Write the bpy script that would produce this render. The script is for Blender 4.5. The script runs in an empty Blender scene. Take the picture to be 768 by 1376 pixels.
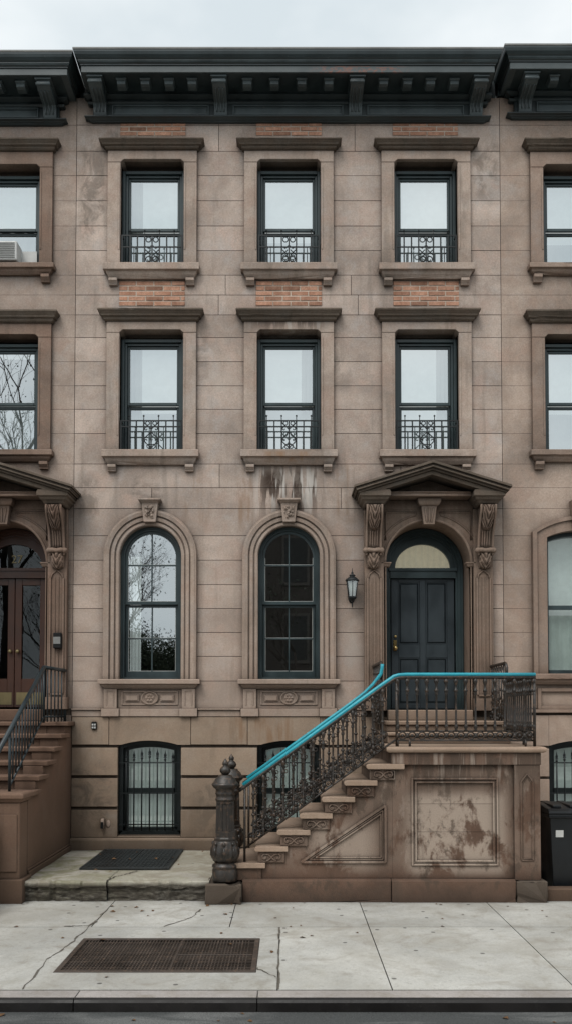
import bpy, bmesh, math, random
from mathutils import noise as mnoise
from mathutils import Vector, Matrix
random.seed(7)
R = math.radians
PI = math.pi
scene = bpy.context.scene
COL = scene.collection

# ------------------------------------------------------------------ survey helper
# the street front was measured off the picture: px -> metres on a wall plane at depth y
f_, th_, cx_, cy_, EYE, DIST = 1140.0, math.atan(37 / 1140), 387.0, 919.0, 2.17, 12.0
def F(px, py, y=0.0):
    a = (px - cx_) / f_; b = -(py - cy_) / f_
    dy = math.cos(th_) - b * math.sin(th_); dz = math.sin(th_) + b * math.cos(th_)
    t = (DIST + y) / dy
    return a * t, EYE + dz * t
def FZ(py, y=0.0): return F(387, py, y)[1]

# ------------------------------------------------------------------ node helpers
class NT:
    def __init__(s, name):
        s.m = bpy.data.materials.new(name); s.m.use_nodes = True
        s.t = s.m.node_tree; s.t.nodes.clear()
        s.out = s.t.nodes.new('ShaderNodeOutputMaterial')
    def n(s, typ, **kw):
        nd = s.t.nodes.new(typ)
        for k, v in kw.items(): setattr(nd, k, v)
        return nd
    def l(s, a, b): s.t.links.new(a, b)
    def setin(s, sock, v):
        if isinstance(v, bpy.types.NodeSocket): s.l(v, sock)
        else: sock.default_value = v
    def math(s, op, a, b=0.0, c=0.0, clamp=False):
        nd = s.n('ShaderNodeMath', operation=op); nd.use_clamp = clamp
        s.setin(nd.inputs[0], a); s.setin(nd.inputs[1], b)
        if op in ('MULTIPLY_ADD',): s.setin(nd.inputs[2], c)
        return nd.outputs[0]
    def maprange(s, v, a, b, c=0.0, d=1.0, smooth=True):
        nd = s.n('ShaderNodeMapRange'); nd.interpolation_type = 'SMOOTHSTEP' if smooth else 'LINEAR'
        s.setin(nd.inputs[0], v)
        nd.inputs[1].default_value = a; nd.inputs[2].default_value = b
        nd.inputs[3].default_value = c; nd.inputs[4].default_value = d
        return nd.outputs[0]
    def mix(s, fac, a, b, blend='MIX'):
        nd = s.n('ShaderNodeMix', data_type='RGBA', blend_type=blend)
        s.setin(nd.inputs[0], fac)
        for i, v in ((6, a), (7, b)):
            if isinstance(v, bpy.types.NodeSocket): s.l(v, nd.inputs[i])
            else: nd.inputs[i].default_value = (*v, 1) if len(v) == 3 else v
        return nd.outputs[2]
    def pos(s):
        if not hasattr(s, '_g'): s._g = s.n('ShaderNodeNewGeometry')
        return s._g.outputs['Position']
    def xyz(s):
        if not hasattr(s, '_x'):
            s._x = s.n('ShaderNodeSeparateXYZ'); s.l(s.pos(), s._x.inputs[0])
        return s._x.outputs
    def noise(s, scale, detail=4, rough=0.55, stretch=None, off=(0, 0, 0), dist=0.0):
        mp = s.n('ShaderNodeMapping'); s.l(s.pos(), mp.inputs[0])
        if stretch: mp.inputs['Scale'].default_value = stretch
        mp.inputs['Location'].default_value = off
        nd = s.n('ShaderNodeTexNoise'); nd.inputs['Scale'].default_value = scale
        nd.inputs['Detail'].default_value = detail; nd.inputs['Roughness'].default_value = rough
        nd.inputs['Distortion'].default_value = dist
        s.l(mp.outputs[0], nd.inputs['Vector'])
        return nd.outputs['Fac']
    def boxmask(s, xc, zc, hw, hh, soft=0.5, axes=(0, 2)):
        X = s.xyz()
        a = s.math('ABSOLUTE', s.math('SUBTRACT', X[axes[0]], xc)); b = s.math('ABSOLUTE', s.math('SUBTRACT', X[axes[1]], zc))
        return s.math('MULTIPLY', s.maprange(a, hw * (1 - soft), hw, 1, 0), s.maprange(b, hh * (1 - soft), hh, 1, 0))
    def mul(s, col, fac):  # colour * scalar
        c = s.n('ShaderNodeCombineXYZ')
        for i in range(3): s.setin(c.inputs[i], fac)
        return s.mix(1.0, col, c.outputs[0], 'MULTIPLY')
    def tint(s, col):
        a = s.n('ShaderNodeAttribute'); a.attribute_name = 'tint'
        return s.mul(col, s.math('ADD', a.outputs['Fac'], 1.0))
    def ao(s, col, dist=0.3, lo=0.45, samples=4):  # crevice grime and painted shade, multiplied into the base colour
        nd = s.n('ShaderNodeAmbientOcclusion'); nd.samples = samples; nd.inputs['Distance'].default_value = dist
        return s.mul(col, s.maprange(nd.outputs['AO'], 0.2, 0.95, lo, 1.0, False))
    def bsdf(s, col, rough=0.8, spec=0.3, metal=0.0, bump=None, bstr=0.3, bdist=0.01, coat=0.0, emit=None, estr=0.0):
        b = s.n('ShaderNodeBsdfPrincipled')
        if isinstance(col, bpy.types.NodeSocket): s.l(col, b.inputs['Base Color'])
        else: b.inputs['Base Color'].default_value = (*col, 1)
        s.setin(b.inputs['Roughness'], rough); b.inputs['Specular IOR Level'].default_value = spec
        b.inputs['Metallic'].default_value = metal; b.inputs['Coat Weight'].default_value = coat
        if emit: b.inputs['Emission Color'].default_value = (*emit, 1); b.inputs['Emission Strength'].default_value = estr
        if bump is not None:
            bp = s.n('ShaderNodeBump'); bp.inputs['Strength'].default_value = bstr; bp.inputs['Distance'].default_value = bdist
            s.l(bump, bp.inputs['Height']); s.l(bp.outputs[0], b.inputs['Normal'])
        s.l(b.outputs[0], s.out.inputs[0])
        return s.m

def sc(c, k): return tuple(v * k for v in c)

def stone(name, col, dark=0.70, light=1.2, stains=(), grime=0.42, aolo=0.27, rough=0.88, reddish=0.0, basez=None):
    t = NT(name)
    n1 = t.noise(1.1, 6, 0.62, dist=0.4); n2 = t.noise(7, 5, 0.6); n3 = t.noise(2.2, 4, 0.6, stretch=(3.2, 3.2, 0.3))
    g = t.noise(95, 3, 0.6); g2 = t.noise(38, 4, 0.7, off=(4, 2, 1))
    c = t.mix(t.maprange(n1, 0.33, 0.67), sc(col, dark), sc(col, light))
    hv = t.noise(1.7, 6, .65, off=(11, 4, 2), dist=.4); c = t.mix(t.maprange(hv, .50, .66, 0, .75), c, sc((col[0] * .98, col[1] * 1.05, col[2] * 1.12), .98)); hv2 = t.noise(2.3, 6, .65, off=(1, 14, 5), dist=.4); c = t.mix(t.maprange(hv2, .50, .66, 0, .7), c, sc((col[0] * 1.05, col[1] * .95, col[2] * .92), .94))
    c = t.mix(t.maprange(n2, 0.35, 0.7, 0, 0.42), c, sc((col[0] * 1.06, col[1] * 0.95, col[2] * 0.88), 0.83))
    c = t.mix(t.maprange(n3, 0.53, 0.72, 0, grime), c, sc((col[0] * .8, col[1] * .82, col[2] * .8), 0.62))
    ln = t.noise(3.0, 5, 0.65, off=(9, 3, 7)); c = t.mix(t.maprange(ln, 0.58, 0.75, 0, 0.3), c, sc(col, 1.3))
    c = t.mul(c, t.maprange(g, 0.2, 0.8, 0.80, 1.2, False))
    c = t.mul(c, t.maprange(g2, 0.3, 0.7, 0.86, 1.14, False))
    wz = t.math('ADD', t.xyz()[2], t.math('MULTIPLY', t.noise(.8, 5, .6, off=(5, 5, 5)), 3.0)); c = t.mix(t.maprange(wz, 3.2, 7.5, .42, 0), c, (col[0] * .92, col[1] * .83, col[2] * .76))
    for (kind, xc, zc, hw, hh, amt) in stains:
        m = t.boxmask(xc, zc, hw, hh, 0.55)
        if kind == 'drip':
            nn = t.noise(1.0, 4, 0.55, stretch=(7, 7, 1.0), off=(xc * 3 + 1.7, 0, zc))
            zfall = t.maprange(t.xyz()[2], zc - hh, zc + hh * .3, 0.1, 1.0)
            m2 = t.math('MULTIPLY', m, zfall)
            c = t.mix(t.math('MULTIPLY', m2, t.maprange(nn, 0.47, 0.53, 0, amt)), c, (0.075, 0.05, 0.038))
            n5 = t.noise(1.0, 4, 0.55, stretch=(12, 12, 1.0), off=(xc + 7, 3, zc))
            c = t.mix(t.math('MULTIPLY', m2, t.maprange(n5, 0.51, 0.57, 0, amt * 0.95)), c, (0.66, 0.61, 0.56))
        elif kind == 'rust':
            nn = t.noise(1.3, 4, 0.6, stretch=(6, 6, 0.9), off=(xc * 5, 1, zc))
            c = t.mix(t.math('MULTIPLY', m, t.maprange(nn, 0.42, 0.62, 0, amt)), c, (0.30, 0.18, 0.105))
        else:
            nn = t.noise(2.6, 6, 0.7, off=(xc * 2, 5, zc), dist=1.2)
            tgt = {'dark': (0.13, 0.11, 0.09), 'light': (0.52, 0.46, 0.40), 'brown': (0.16, 0.10, 0.07)}[kind]
            c = t.mix(t.math('MULTIPLY', m, t.maprange(nn, 0.42, 0.60, 0, amt)), c, tgt)
    if basez is not None:   # damp rising from the pavement
        nz = t.noise(2.5, 5, 0.6, off=(1, 1, 1))
        zz = t.math('SUBTRACT', t.xyz()[2], t.math('MULTIPLY', nz, 0.8))
        c = t.mix(t.maprange(zz, basez - 0.6, basez + 0.9, 0.5, 0.0), c, (0.12, 0.085, 0.06))
    c = t.tint(c)
    c = t.ao(c, 0.38, aolo)  # also deepens the shade under cornice and sills in the colour
    bm_ = t.math('ADD', t.math('MULTIPLY', g, 0.5), t.math('MULTIPLY', n2, 0.6))
    return t.bsdf(c, rough, 0.25, bump=bm_, bstr=0.35, bdist=0.012)

def paint(name, col, rough=0.45, worn=0.25, worncol=(0.16, 0.13, 0.10), bstr=0.08, spec=0.45, aolo=0.55, wornlo=.62):
    t = NT(name)
    n = t.noise(22, 5, 0.65); n2 = t.noise(3, 4, 0.6, stretch=(1, 1, .6))
    c = t.mix(t.maprange(n2, .3, .7), sc(col, .78), sc(col, 1.3))
    c = t.mix(t.maprange(n, wornlo, wornlo + .16, 0, worn), c, worncol)
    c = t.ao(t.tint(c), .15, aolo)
    return t.bsdf(c, t.maprange(n2, .3, .7, rough - .1, rough + .12), spec, bump=n, bstr=bstr, bdist=.006)

# ------------------------------------------------------------------ materials
BS = (0.51, 0.418, 0.358)
house_stains = [
    ('drip', 0.0, 5.26, .60, .52, 1.0), ('light', 0.05, 5.4, .5, .3, .3), ('rust', 0.78, 5.3, .12, .5, .7), ('rust', -0.62, 5.15, .14, .5, .6),
    ('rust', -1.3, 5.2, .25, .5, .4), ('dark', -2.02, 5.35, .35, .22, .45), ('dark', -2.82, 9.6, .24, .9, .6), ('dark', -2.5, 10.45, .5, .3, .45),
    ('dark', 2.85, 10.0, .24, .6, .5), ('light', -.9, 6.9, .3, .3, .35), ('light', 2.8, 9.9, .2, .3, .3), ('dark', -2.85, 5.25, .2, .4, .5),
    ('dark', -1.25, 7.3, .14, .5, .4), ('dark', .62, 7.35, .14, .5, .4), ('dark', .75, 7.0, .2, .35, .3), ('drip', 0, 7.68, .66, .16, .6),
    ('rust', -.35, 1.95, .6, .25, .8), ('drip', .9, 1.85, .3, .3, .4), ('dark', -2.75, 1.0, .35, .5, .65), ('dark', -1.05, 1.1, .4, .7, .4),
    ('light', -.95, 4.0, .35, .4, .3), ('light', 1.0, 3.1, .25, .5, .35), ('rust', .02, 5.78, .5, .09, .7)]
M = {}
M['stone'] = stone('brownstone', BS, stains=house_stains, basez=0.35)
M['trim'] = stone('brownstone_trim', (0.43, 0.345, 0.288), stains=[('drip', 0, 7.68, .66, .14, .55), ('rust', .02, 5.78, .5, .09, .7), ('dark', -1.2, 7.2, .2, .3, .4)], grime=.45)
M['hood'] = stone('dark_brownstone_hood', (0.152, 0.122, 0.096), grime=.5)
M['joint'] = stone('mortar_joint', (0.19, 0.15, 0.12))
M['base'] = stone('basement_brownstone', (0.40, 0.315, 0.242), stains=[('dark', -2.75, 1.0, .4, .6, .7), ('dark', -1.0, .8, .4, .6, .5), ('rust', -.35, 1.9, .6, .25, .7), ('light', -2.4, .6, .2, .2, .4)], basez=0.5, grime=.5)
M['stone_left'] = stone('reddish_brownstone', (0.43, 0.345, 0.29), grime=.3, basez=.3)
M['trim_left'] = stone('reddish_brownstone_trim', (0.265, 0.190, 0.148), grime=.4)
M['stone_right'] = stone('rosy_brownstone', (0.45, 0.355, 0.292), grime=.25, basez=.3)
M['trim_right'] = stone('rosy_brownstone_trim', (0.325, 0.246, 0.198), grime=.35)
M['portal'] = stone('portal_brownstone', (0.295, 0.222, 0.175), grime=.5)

def stoop_mat(name, col):
    t = NT(name)
    n1 = t.noise(1.5, 6, .65, dist=.5); n2 = t.noise(8, 5, .6); g = t.noise(90, 3, .6)
    pn = t.noise(2.1, 8, .68, stretch=(1.25, 1.25, .8), off=(3.3, 0, 1.2), dist=.35); pd = t.noise(3.0, 8, .68, stretch=(1.2, 1.2, .75), off=(1.3, 8, .2), dist=.3)
    dn = t.noise(1.2, 5, .6, stretch=(4, 4, .5), off=(2, 2, 2)); pe = t.noise(5, 6, .7, stretch=(1.5, 1.5, .6), off=(6, 1, 0))
    c = t.mix(t.maprange(n1, .30, .70), sc(col, .70), sc(col, 1.28))
    c = t.mix(t.maprange(n2, .45, .7, 0, .45), c, sc((col[0] * 1.2, col[1] * 1.05, col[2] * .95), .85))
    # weathered pale skin and dark damp patches on the faces
    face = t.math('MULTIPLY', t.maprange(t.xyz()[2], .25, .5), t.maprange(t.xyz()[2], 1.45, 1.72, 1, 0))
    c = t.mix(t.math('MULTIPLY', t.math('ADD', t.math('ADD', t.math('MULTIPLY', t.boxmask(1.93, .76, .64, .54, .3), .78), t.math('MULTIPLY', t.boxmask(.62, .60, .50, .36, .6), .55)), t.math('MULTIPLY', face, .22)), t.maprange(pn, .42, .51, 0, 1)), c, (0.42, 0.335, 0.27))
    c = t.mix(t.math('MULTIPLY', face, t.maprange(pe, .57, .66, 0, .32)), c, (0.42, 0.34, 0.28))
    c = t.mix(t.maprange(pd, .55, .63, 0, .68), c, (0.085, 0.062, 0.046))
    c = t.mix(t.maprange(dn, .56, .7, 0, .5), c, (0.095, 0.07, 0.052)); dr = t.noise(1, 5, .6, stretch=(9, 9, .9), off=(4, 0, 2)); c = t.mix(t.math('MULTIPLY', t.maprange(t.xyz()[2], 1.0, 1.62, 0, 1), t.maprange(dr, .42, .58, 0, .75)), c, (.085, .06, .045)); dl = t.noise(1, 5, .6, stretch=(11, 11, .8), off=(7, 3, 1)); c = t.mix(t.math('MULTIPLY', t.maprange(t.xyz()[2], 1.1, 1.6, 0, 1), t.maprange(dl, .56, .66, 0, .6)), c, (.42, .34, .28))
    c = t.mix(t.maprange(t.math('ADD', t.xyz()[2], t.math('MULTIPLY', n1, .4)), .2, .55, .5, 0), c, (0.10, 0.07, 0.053))
    c = t.mul(c, t.maprange(g, .2, .8, .8, 1.2, False))
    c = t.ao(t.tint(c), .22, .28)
    return t.bsdf(c, .85, .28, bump=t.math('ADD', t.math('MULTIPLY', g, .4), t.math('ADD', n2, pn)), bstr=.35, bdist=.014)
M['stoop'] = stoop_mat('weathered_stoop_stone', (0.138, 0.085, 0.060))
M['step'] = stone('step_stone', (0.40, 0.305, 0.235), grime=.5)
M['stoop_left'] = stone('left_stoop_stone', (0.215, 0.140, 0.102), grime=.5, basez=.3)

def brickmat():
    t = NT('exposed_brick'); n = t.noise(60, 4, .6); n2 = t.noise(9, 4, .6)
    c = t.mix(t.maprange(n2, .3, .7), (0.39, 0.20, 0.13), (0.55, 0.31, 0.215))
    c = t.tint(t.mul(c, t.maprange(n, .25, .75, .72, 1.25, False)))
    return t.bsdf(t.ao(c, .15, .5), .9, .2, bump=n, bstr=.5, bdist=.006)
M['brick'] = brickmat()
M['mortar'] = stone('pale_mortar', (0.66, 0.55, 0.45))
M['frame'] = paint('dark_green_window_paint', (0.034, 0.053, 0.057), .38, .12, (.10, .11, .10))
M['cornice'] = paint('dark_green_cornice_paint', (0.024, 0.037, 0.040), .40, .4, (.14, .14, .13), wornlo=.60, spec=.6, aolo=.7)
M['frieze'] = paint('lit_frieze_paint', (0.050, 0.068, 0.072), .42, .45, (.17, .17, .16), wornlo=.58, spec=.6, aolo=.75)  # lighter copy of the cornice paint; light on the shaded frieze put into colour
M['cornice_edge'] = paint('weathered_roof_edge', (0.20, 0.20, 0.19), .6, .5, (.10, .09, .08))
def chipped():
    t = NT('peeling_cornice_paint'); n = t.noise(15, 6, .7, stretch=(1, 1, 2.2)); n2 = t.noise(3, 4, .6)
    c = t.mix(t.maprange(n2, .3, .7), (.05, .065, .068), (.075, .092, .095))
    m = t.math('MULTIPLY', t.boxmask(.98, 11.09, .75, .14, .5), t.maprange(n, .50, .55, 0, .9))
    c = t.mix(m, c, (.19, .085, .06))
    return t.bsdf(t.ao(c, .1, .6), .5, .5, bump=n, bstr=.2, bdist=.006)
M['fascia'] = chipped()
M['door'] = paint('slate_blue_door_paint', (0.030, 0.041, 0.048), .42, .04, (.06, .07, .08), bstr=.04)
M['frame_black'] = paint('black_green_frame', (0.008, 0.013, 0.013), .4, .1, (.05, .05, .05))
M['iron'] = paint('rusty_black_iron', (0.024, 0.019, 0.015), .42, .75, (.105, .062, .038), bstr=.6, spec=.6, wornlo=.50)
M['guard'] = paint('black_guard_iron', (0.006, 0.009, 0.010), .5, .06)
M['rail_left'] = paint('grey_green_railing_paint', (0.022, 0.033, 0.038), .4, .1)
M['brass'] = paint('aged_brass', (0.55, 0.40, 0.17), .3, .3, (.2, .14, .06)); M['brass'].node_tree.nodes['Principled BSDF'].inputs['Metallic'].default_value = .85
M['brass_dull'] = paint('tarnished_brass', (0.20, 0.16, 0.08), .45, .4, (.09, .07, .04)); M['brass_dull'].node_tree.nodes['Principled BSDF'].inputs['Metallic'].default_value = .5
def teal():
    t = NT('turquoise_plastic_sleeve'); n = t.noise(6, 4, .6, stretch=(1, 1, 1)); n2 = t.noise(70, 3, .6)
    c = t.mix(t.maprange(n, .3, .7), (0.022, 0.33, 0.42), (0.035, 0.41, 0.50))
    n3 = t.noise(11, 5, .7, off=(3, 0, 0)); c = t.mix(t.maprange(n3, .5, .72, 0, .5), c, (.03, .24, .30)); c = t.mix(t.maprange(n2, .6, .75, 0, .5), c, (.03, .11, .13)); c = t.ao(c, .06, .5)
    return t.bsdf(c, .32, .5, bump=n2, bstr=.05, bdist=.003)
M['teal'] = teal()

def concrete(name, col, moss=False, specks=True):
    t = NT(name); P = t.xyz()
    n1 = t.noise(.9, 6, .62, dist=.5); n2 = t.noise(6, 6, .65); g = t.noise(130, 3, .65); g2 = t.noise(45, 4, .7)
    c = t.mix(t.maprange(n1, .3, .7), sc(col, .80), sc(col, 1.14))
    c = t.mix(t.maprange(n2, .48, .72, 0, .45), c, sc((col[0] * .98, col[1] * .92, col[2] * .8), .72))
    c = t.mul(c, t.maprange(g, .2, .8, .82, 1.17, False)); c = t.mul(c, t.maprange(g2, .3, .7, .9, 1.1, False))
    st = t.noise(2.0, 5, .7, off=(5, 9, 0), dist=1.0); c = t.mix(t.maprange(st, .50, .68, 0, .5), c, (.27, .235, .19)); s2 = t.noise(17, 6, .75, off=(3, 1, 0)); c = t.mix(t.maprange(s2, .53, .68, 0, .42), c, (.22, .20, .17)); s3 = t.noise(1.1, 5, .7, off=(8, 2, 0), dist=.5); c = t.mix(t.maprange(s3, .45, .65, 0, .30), c, sc((col[0], col[1] * .96, col[2] * .88), .72))
    if specks:
        gn = t.noise(33, 6, .8, off=(2, 7, 0)); c = t.mix(t.maprange(gn, .55, .70, 0, .35), c, (.19, .17, .145)); bl = t.noise(.7, 6, .7, off=(12, 2, 0), dist=.8); c = t.mix(t.maprange(bl, .48, .66, 0, .32), c, (.33, .30, .255))
        v = t.n('ShaderNodeTexVoronoi'); v.voronoi_dimensions = '2D'; v.inputs['Scale'].default_value = 3.4; t.l(t.pos(), v.inputs['Vector'])
        r = t.n('ShaderNodeSeparateColor'); t.l(v.outputs['Color'], r.inputs[0])
        sp = t.math('MULTIPLY', t.maprange(v.outputs['Distance'], .055, .085, 1, 0), t.math('GREATER_THAN', r.outputs[0], .80))
        c = t.mix(t.math('MULTIPLY', sp, .75), c, (.05, .045, .04))
    if moss:
        mn = t.noise(1.6, 6, .7, off=(2, 0, 0), dist=.6)
        reg = t.maprange(P[0], -3.0, -1.5, 1, .30)
        c = t.mix(t.math('MULTIPLY', reg, t.maprange(mn, .42, .56, 0, .72)), c, (.19, .185, .085))
        mn2 = t.noise(2.4, 6, .7, off=(7, 3, 0), dist=.6); c = t.mix(t.maprange(mn2, .47, .62, 0, .6), c, (.24, .205, .155))
        c = t.mix(t.math('MULTIPLY', t.maprange(P[2], .17, .222, 1, 0), t.maprange(t.noise(24, 6, .75, stretch=(.45, .45, 1.6), off=(0, 0, 3)), .40, .70, .97, .62)), c, (.05, .042, .033))
    c = t.ao(t.tint(c), .12, .5)
    return t.bsdf(c, .87, .3, bump=t.math('ADD', g, t.math('MULTIPLY', n2, 1.5)), bstr=.3, bdist=.008)
M['slab'] = concrete('sidewalk_concrete', (0.50, 0.488, 0.452))
M['area'] = concrete('mossy_concrete', (0.47, 0.44, 0.38), moss=True)
M['bed'] = concrete('joint_dirt', (0.06, 0.05, 0.042), specks=False)
M['crack'] = concrete('crack_dirt', (0.13, 0.115, 0.095), specks=False)
M['kerbtop'] = concrete('kerb_stone', (0.40, 0.365, 0.345), specks=False)
M['kerbface'] = paint('dark_kerb_steel', (0.011, 0.009, 0.0085), .5, .3, (.05, .045, .04), bstr=.4, wornlo=.56)
def asphalt():
    t = NT('asphalt'); n = t.noise(1.3, 6, .6, stretch=(.6, 2.2, 1), dist=.6); g = t.noise(140, 2, .7); g2 = t.noise(60, 3, .8)
    c = t.mix(t.maprange(n, .45, .62), (.070, .073, .072), (.145, .146, .142))
    c = t.mul(c, t.maprange(g, .25, .75, .45, 1.6, False)); c = t.mix(t.maprange(g2, .66, .72, 0, .7), c, (.22, .215, .20))
    return t.bsdf(c, .85, .35, bump=g, bstr=.6, bdist=.01)
M['asphalt'] = asphalt()
M['grate'] = paint('rusty_grate_iron', (0.060, 0.045, 0.036), .6, .6, (.15, .10, .07), bstr=.4, wornlo=.5)
M['hatch'] = paint('black_cellar_hatch', (0.022, 0.026, 0.027), .55, .3, (.08, .075, .06), bstr=.4)
M['pit'] = paint('pit_shade_black', (0.010, .009, .008), .9, .0)
M['newelstone'] = stone('newel_plinth_stone', (0.125, 0.108, 0.092), grime=.6, light=1.3, basez=0.0)

def glass(name, refl=.6, tint=(.88, .93, .95), trans=(.75, .82, .80), rough=.004, wob=.06):
    t = NT(name)
    n = t.noise(1.4, 2, .5); bp = t.n('ShaderNodeBump'); bp.inputs['Strength'].default_value = wob; bp.inputs['Distance'].default_value = .01
    t.l(n, bp.inputs['Height'])
    g = t.n('ShaderNodeBsdfGlossy'); g.inputs['Color'].default_value = (*tint, 1); g.inputs['Roughness'].default_value = rough
    t.l(bp.outputs[0], g.inputs['Normal'])
    tr = t.n('ShaderNodeBsdfTransparent'); tr.inputs['Color'].default_value = (*trans, 1)
    mx = t.n('ShaderNodeMixShader'); mx.inputs[0].default_value = refl
    t.l(tr.outputs[0], mx.inputs[1]); t.l(g.outputs[0], mx.inputs[2]); t.l(mx.outputs[0], t.out.inputs[0])
    return t.m
M['glass'] = glass('window_glass', .52)
M['glass_arch'] = glass('parlour_glass', .50, rough=.014)
M['glass_low'] = glass('basement_glass', .22)
M['glass_dark'] = glass('door_glass', .05)
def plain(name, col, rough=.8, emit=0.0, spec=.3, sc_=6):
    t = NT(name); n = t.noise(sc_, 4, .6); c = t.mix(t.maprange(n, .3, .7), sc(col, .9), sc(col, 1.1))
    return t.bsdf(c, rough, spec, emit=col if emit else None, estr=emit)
M['shade'] = plain('white_roller_shade', (.78, .80, .80), .9, .32)  # weak emission added, stands in for light inside the room
M['net'] = plain('grey_net_curtain', (.42, .45, .46), .9, .16)  # faint added glow imitates room light on the net
M['curtain'] = plain('pale_curtain', (.62, .66, .63), .9, .16)  # glows weakly in place of interior daylight
M['cream'] = plain('cream_fanlight_curtain', (.80, .67, .50), .9, .42, sc_=14)  # added glow imitates a lit hallway behind the fanlight
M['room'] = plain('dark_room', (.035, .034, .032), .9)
M['sash_white'] = plain('white_sash_liner', (.45, .46, .44), .6)
M['wood'] = paint('varnished_brown_wood', (.055, .020, .010), .4, .2, (.03, .012, .008))
M['plastic'] = paint('black_bin_plastic', (.012, .014, .016), .4, .1, (.04, .045, .05))
M['white'] = plain('white_plastic', (.62, .62, .60), .5)
M['greyplastic'] = plain('grey_metal', (.22, .22, .21), .45)
M['black'] = plain('black_gap', (.01, .01, .01), .8)
M['lampglass'] = glass('frosted_lamp_glass', .45, rough=.25)
M['bulb'] = plain('frosted_lamp_liner', (.78, .77, .72), .6, .15)
M['leaf'] = plain('dry_leaf', (.14, .075, .035), .8)
M['bark'] = plain('bark', (.05, .04, .033), .9)
M['foliage'] = plain('dark_foliage', (.030, .040, .022), .8)
M['oldbrick'] = plain('dark_brick_across', (.050, .042, .036), .9, sc_=2)
M['paleframe'] = plain('pale_window_trim', (.075, .066, .058), .8)

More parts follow.
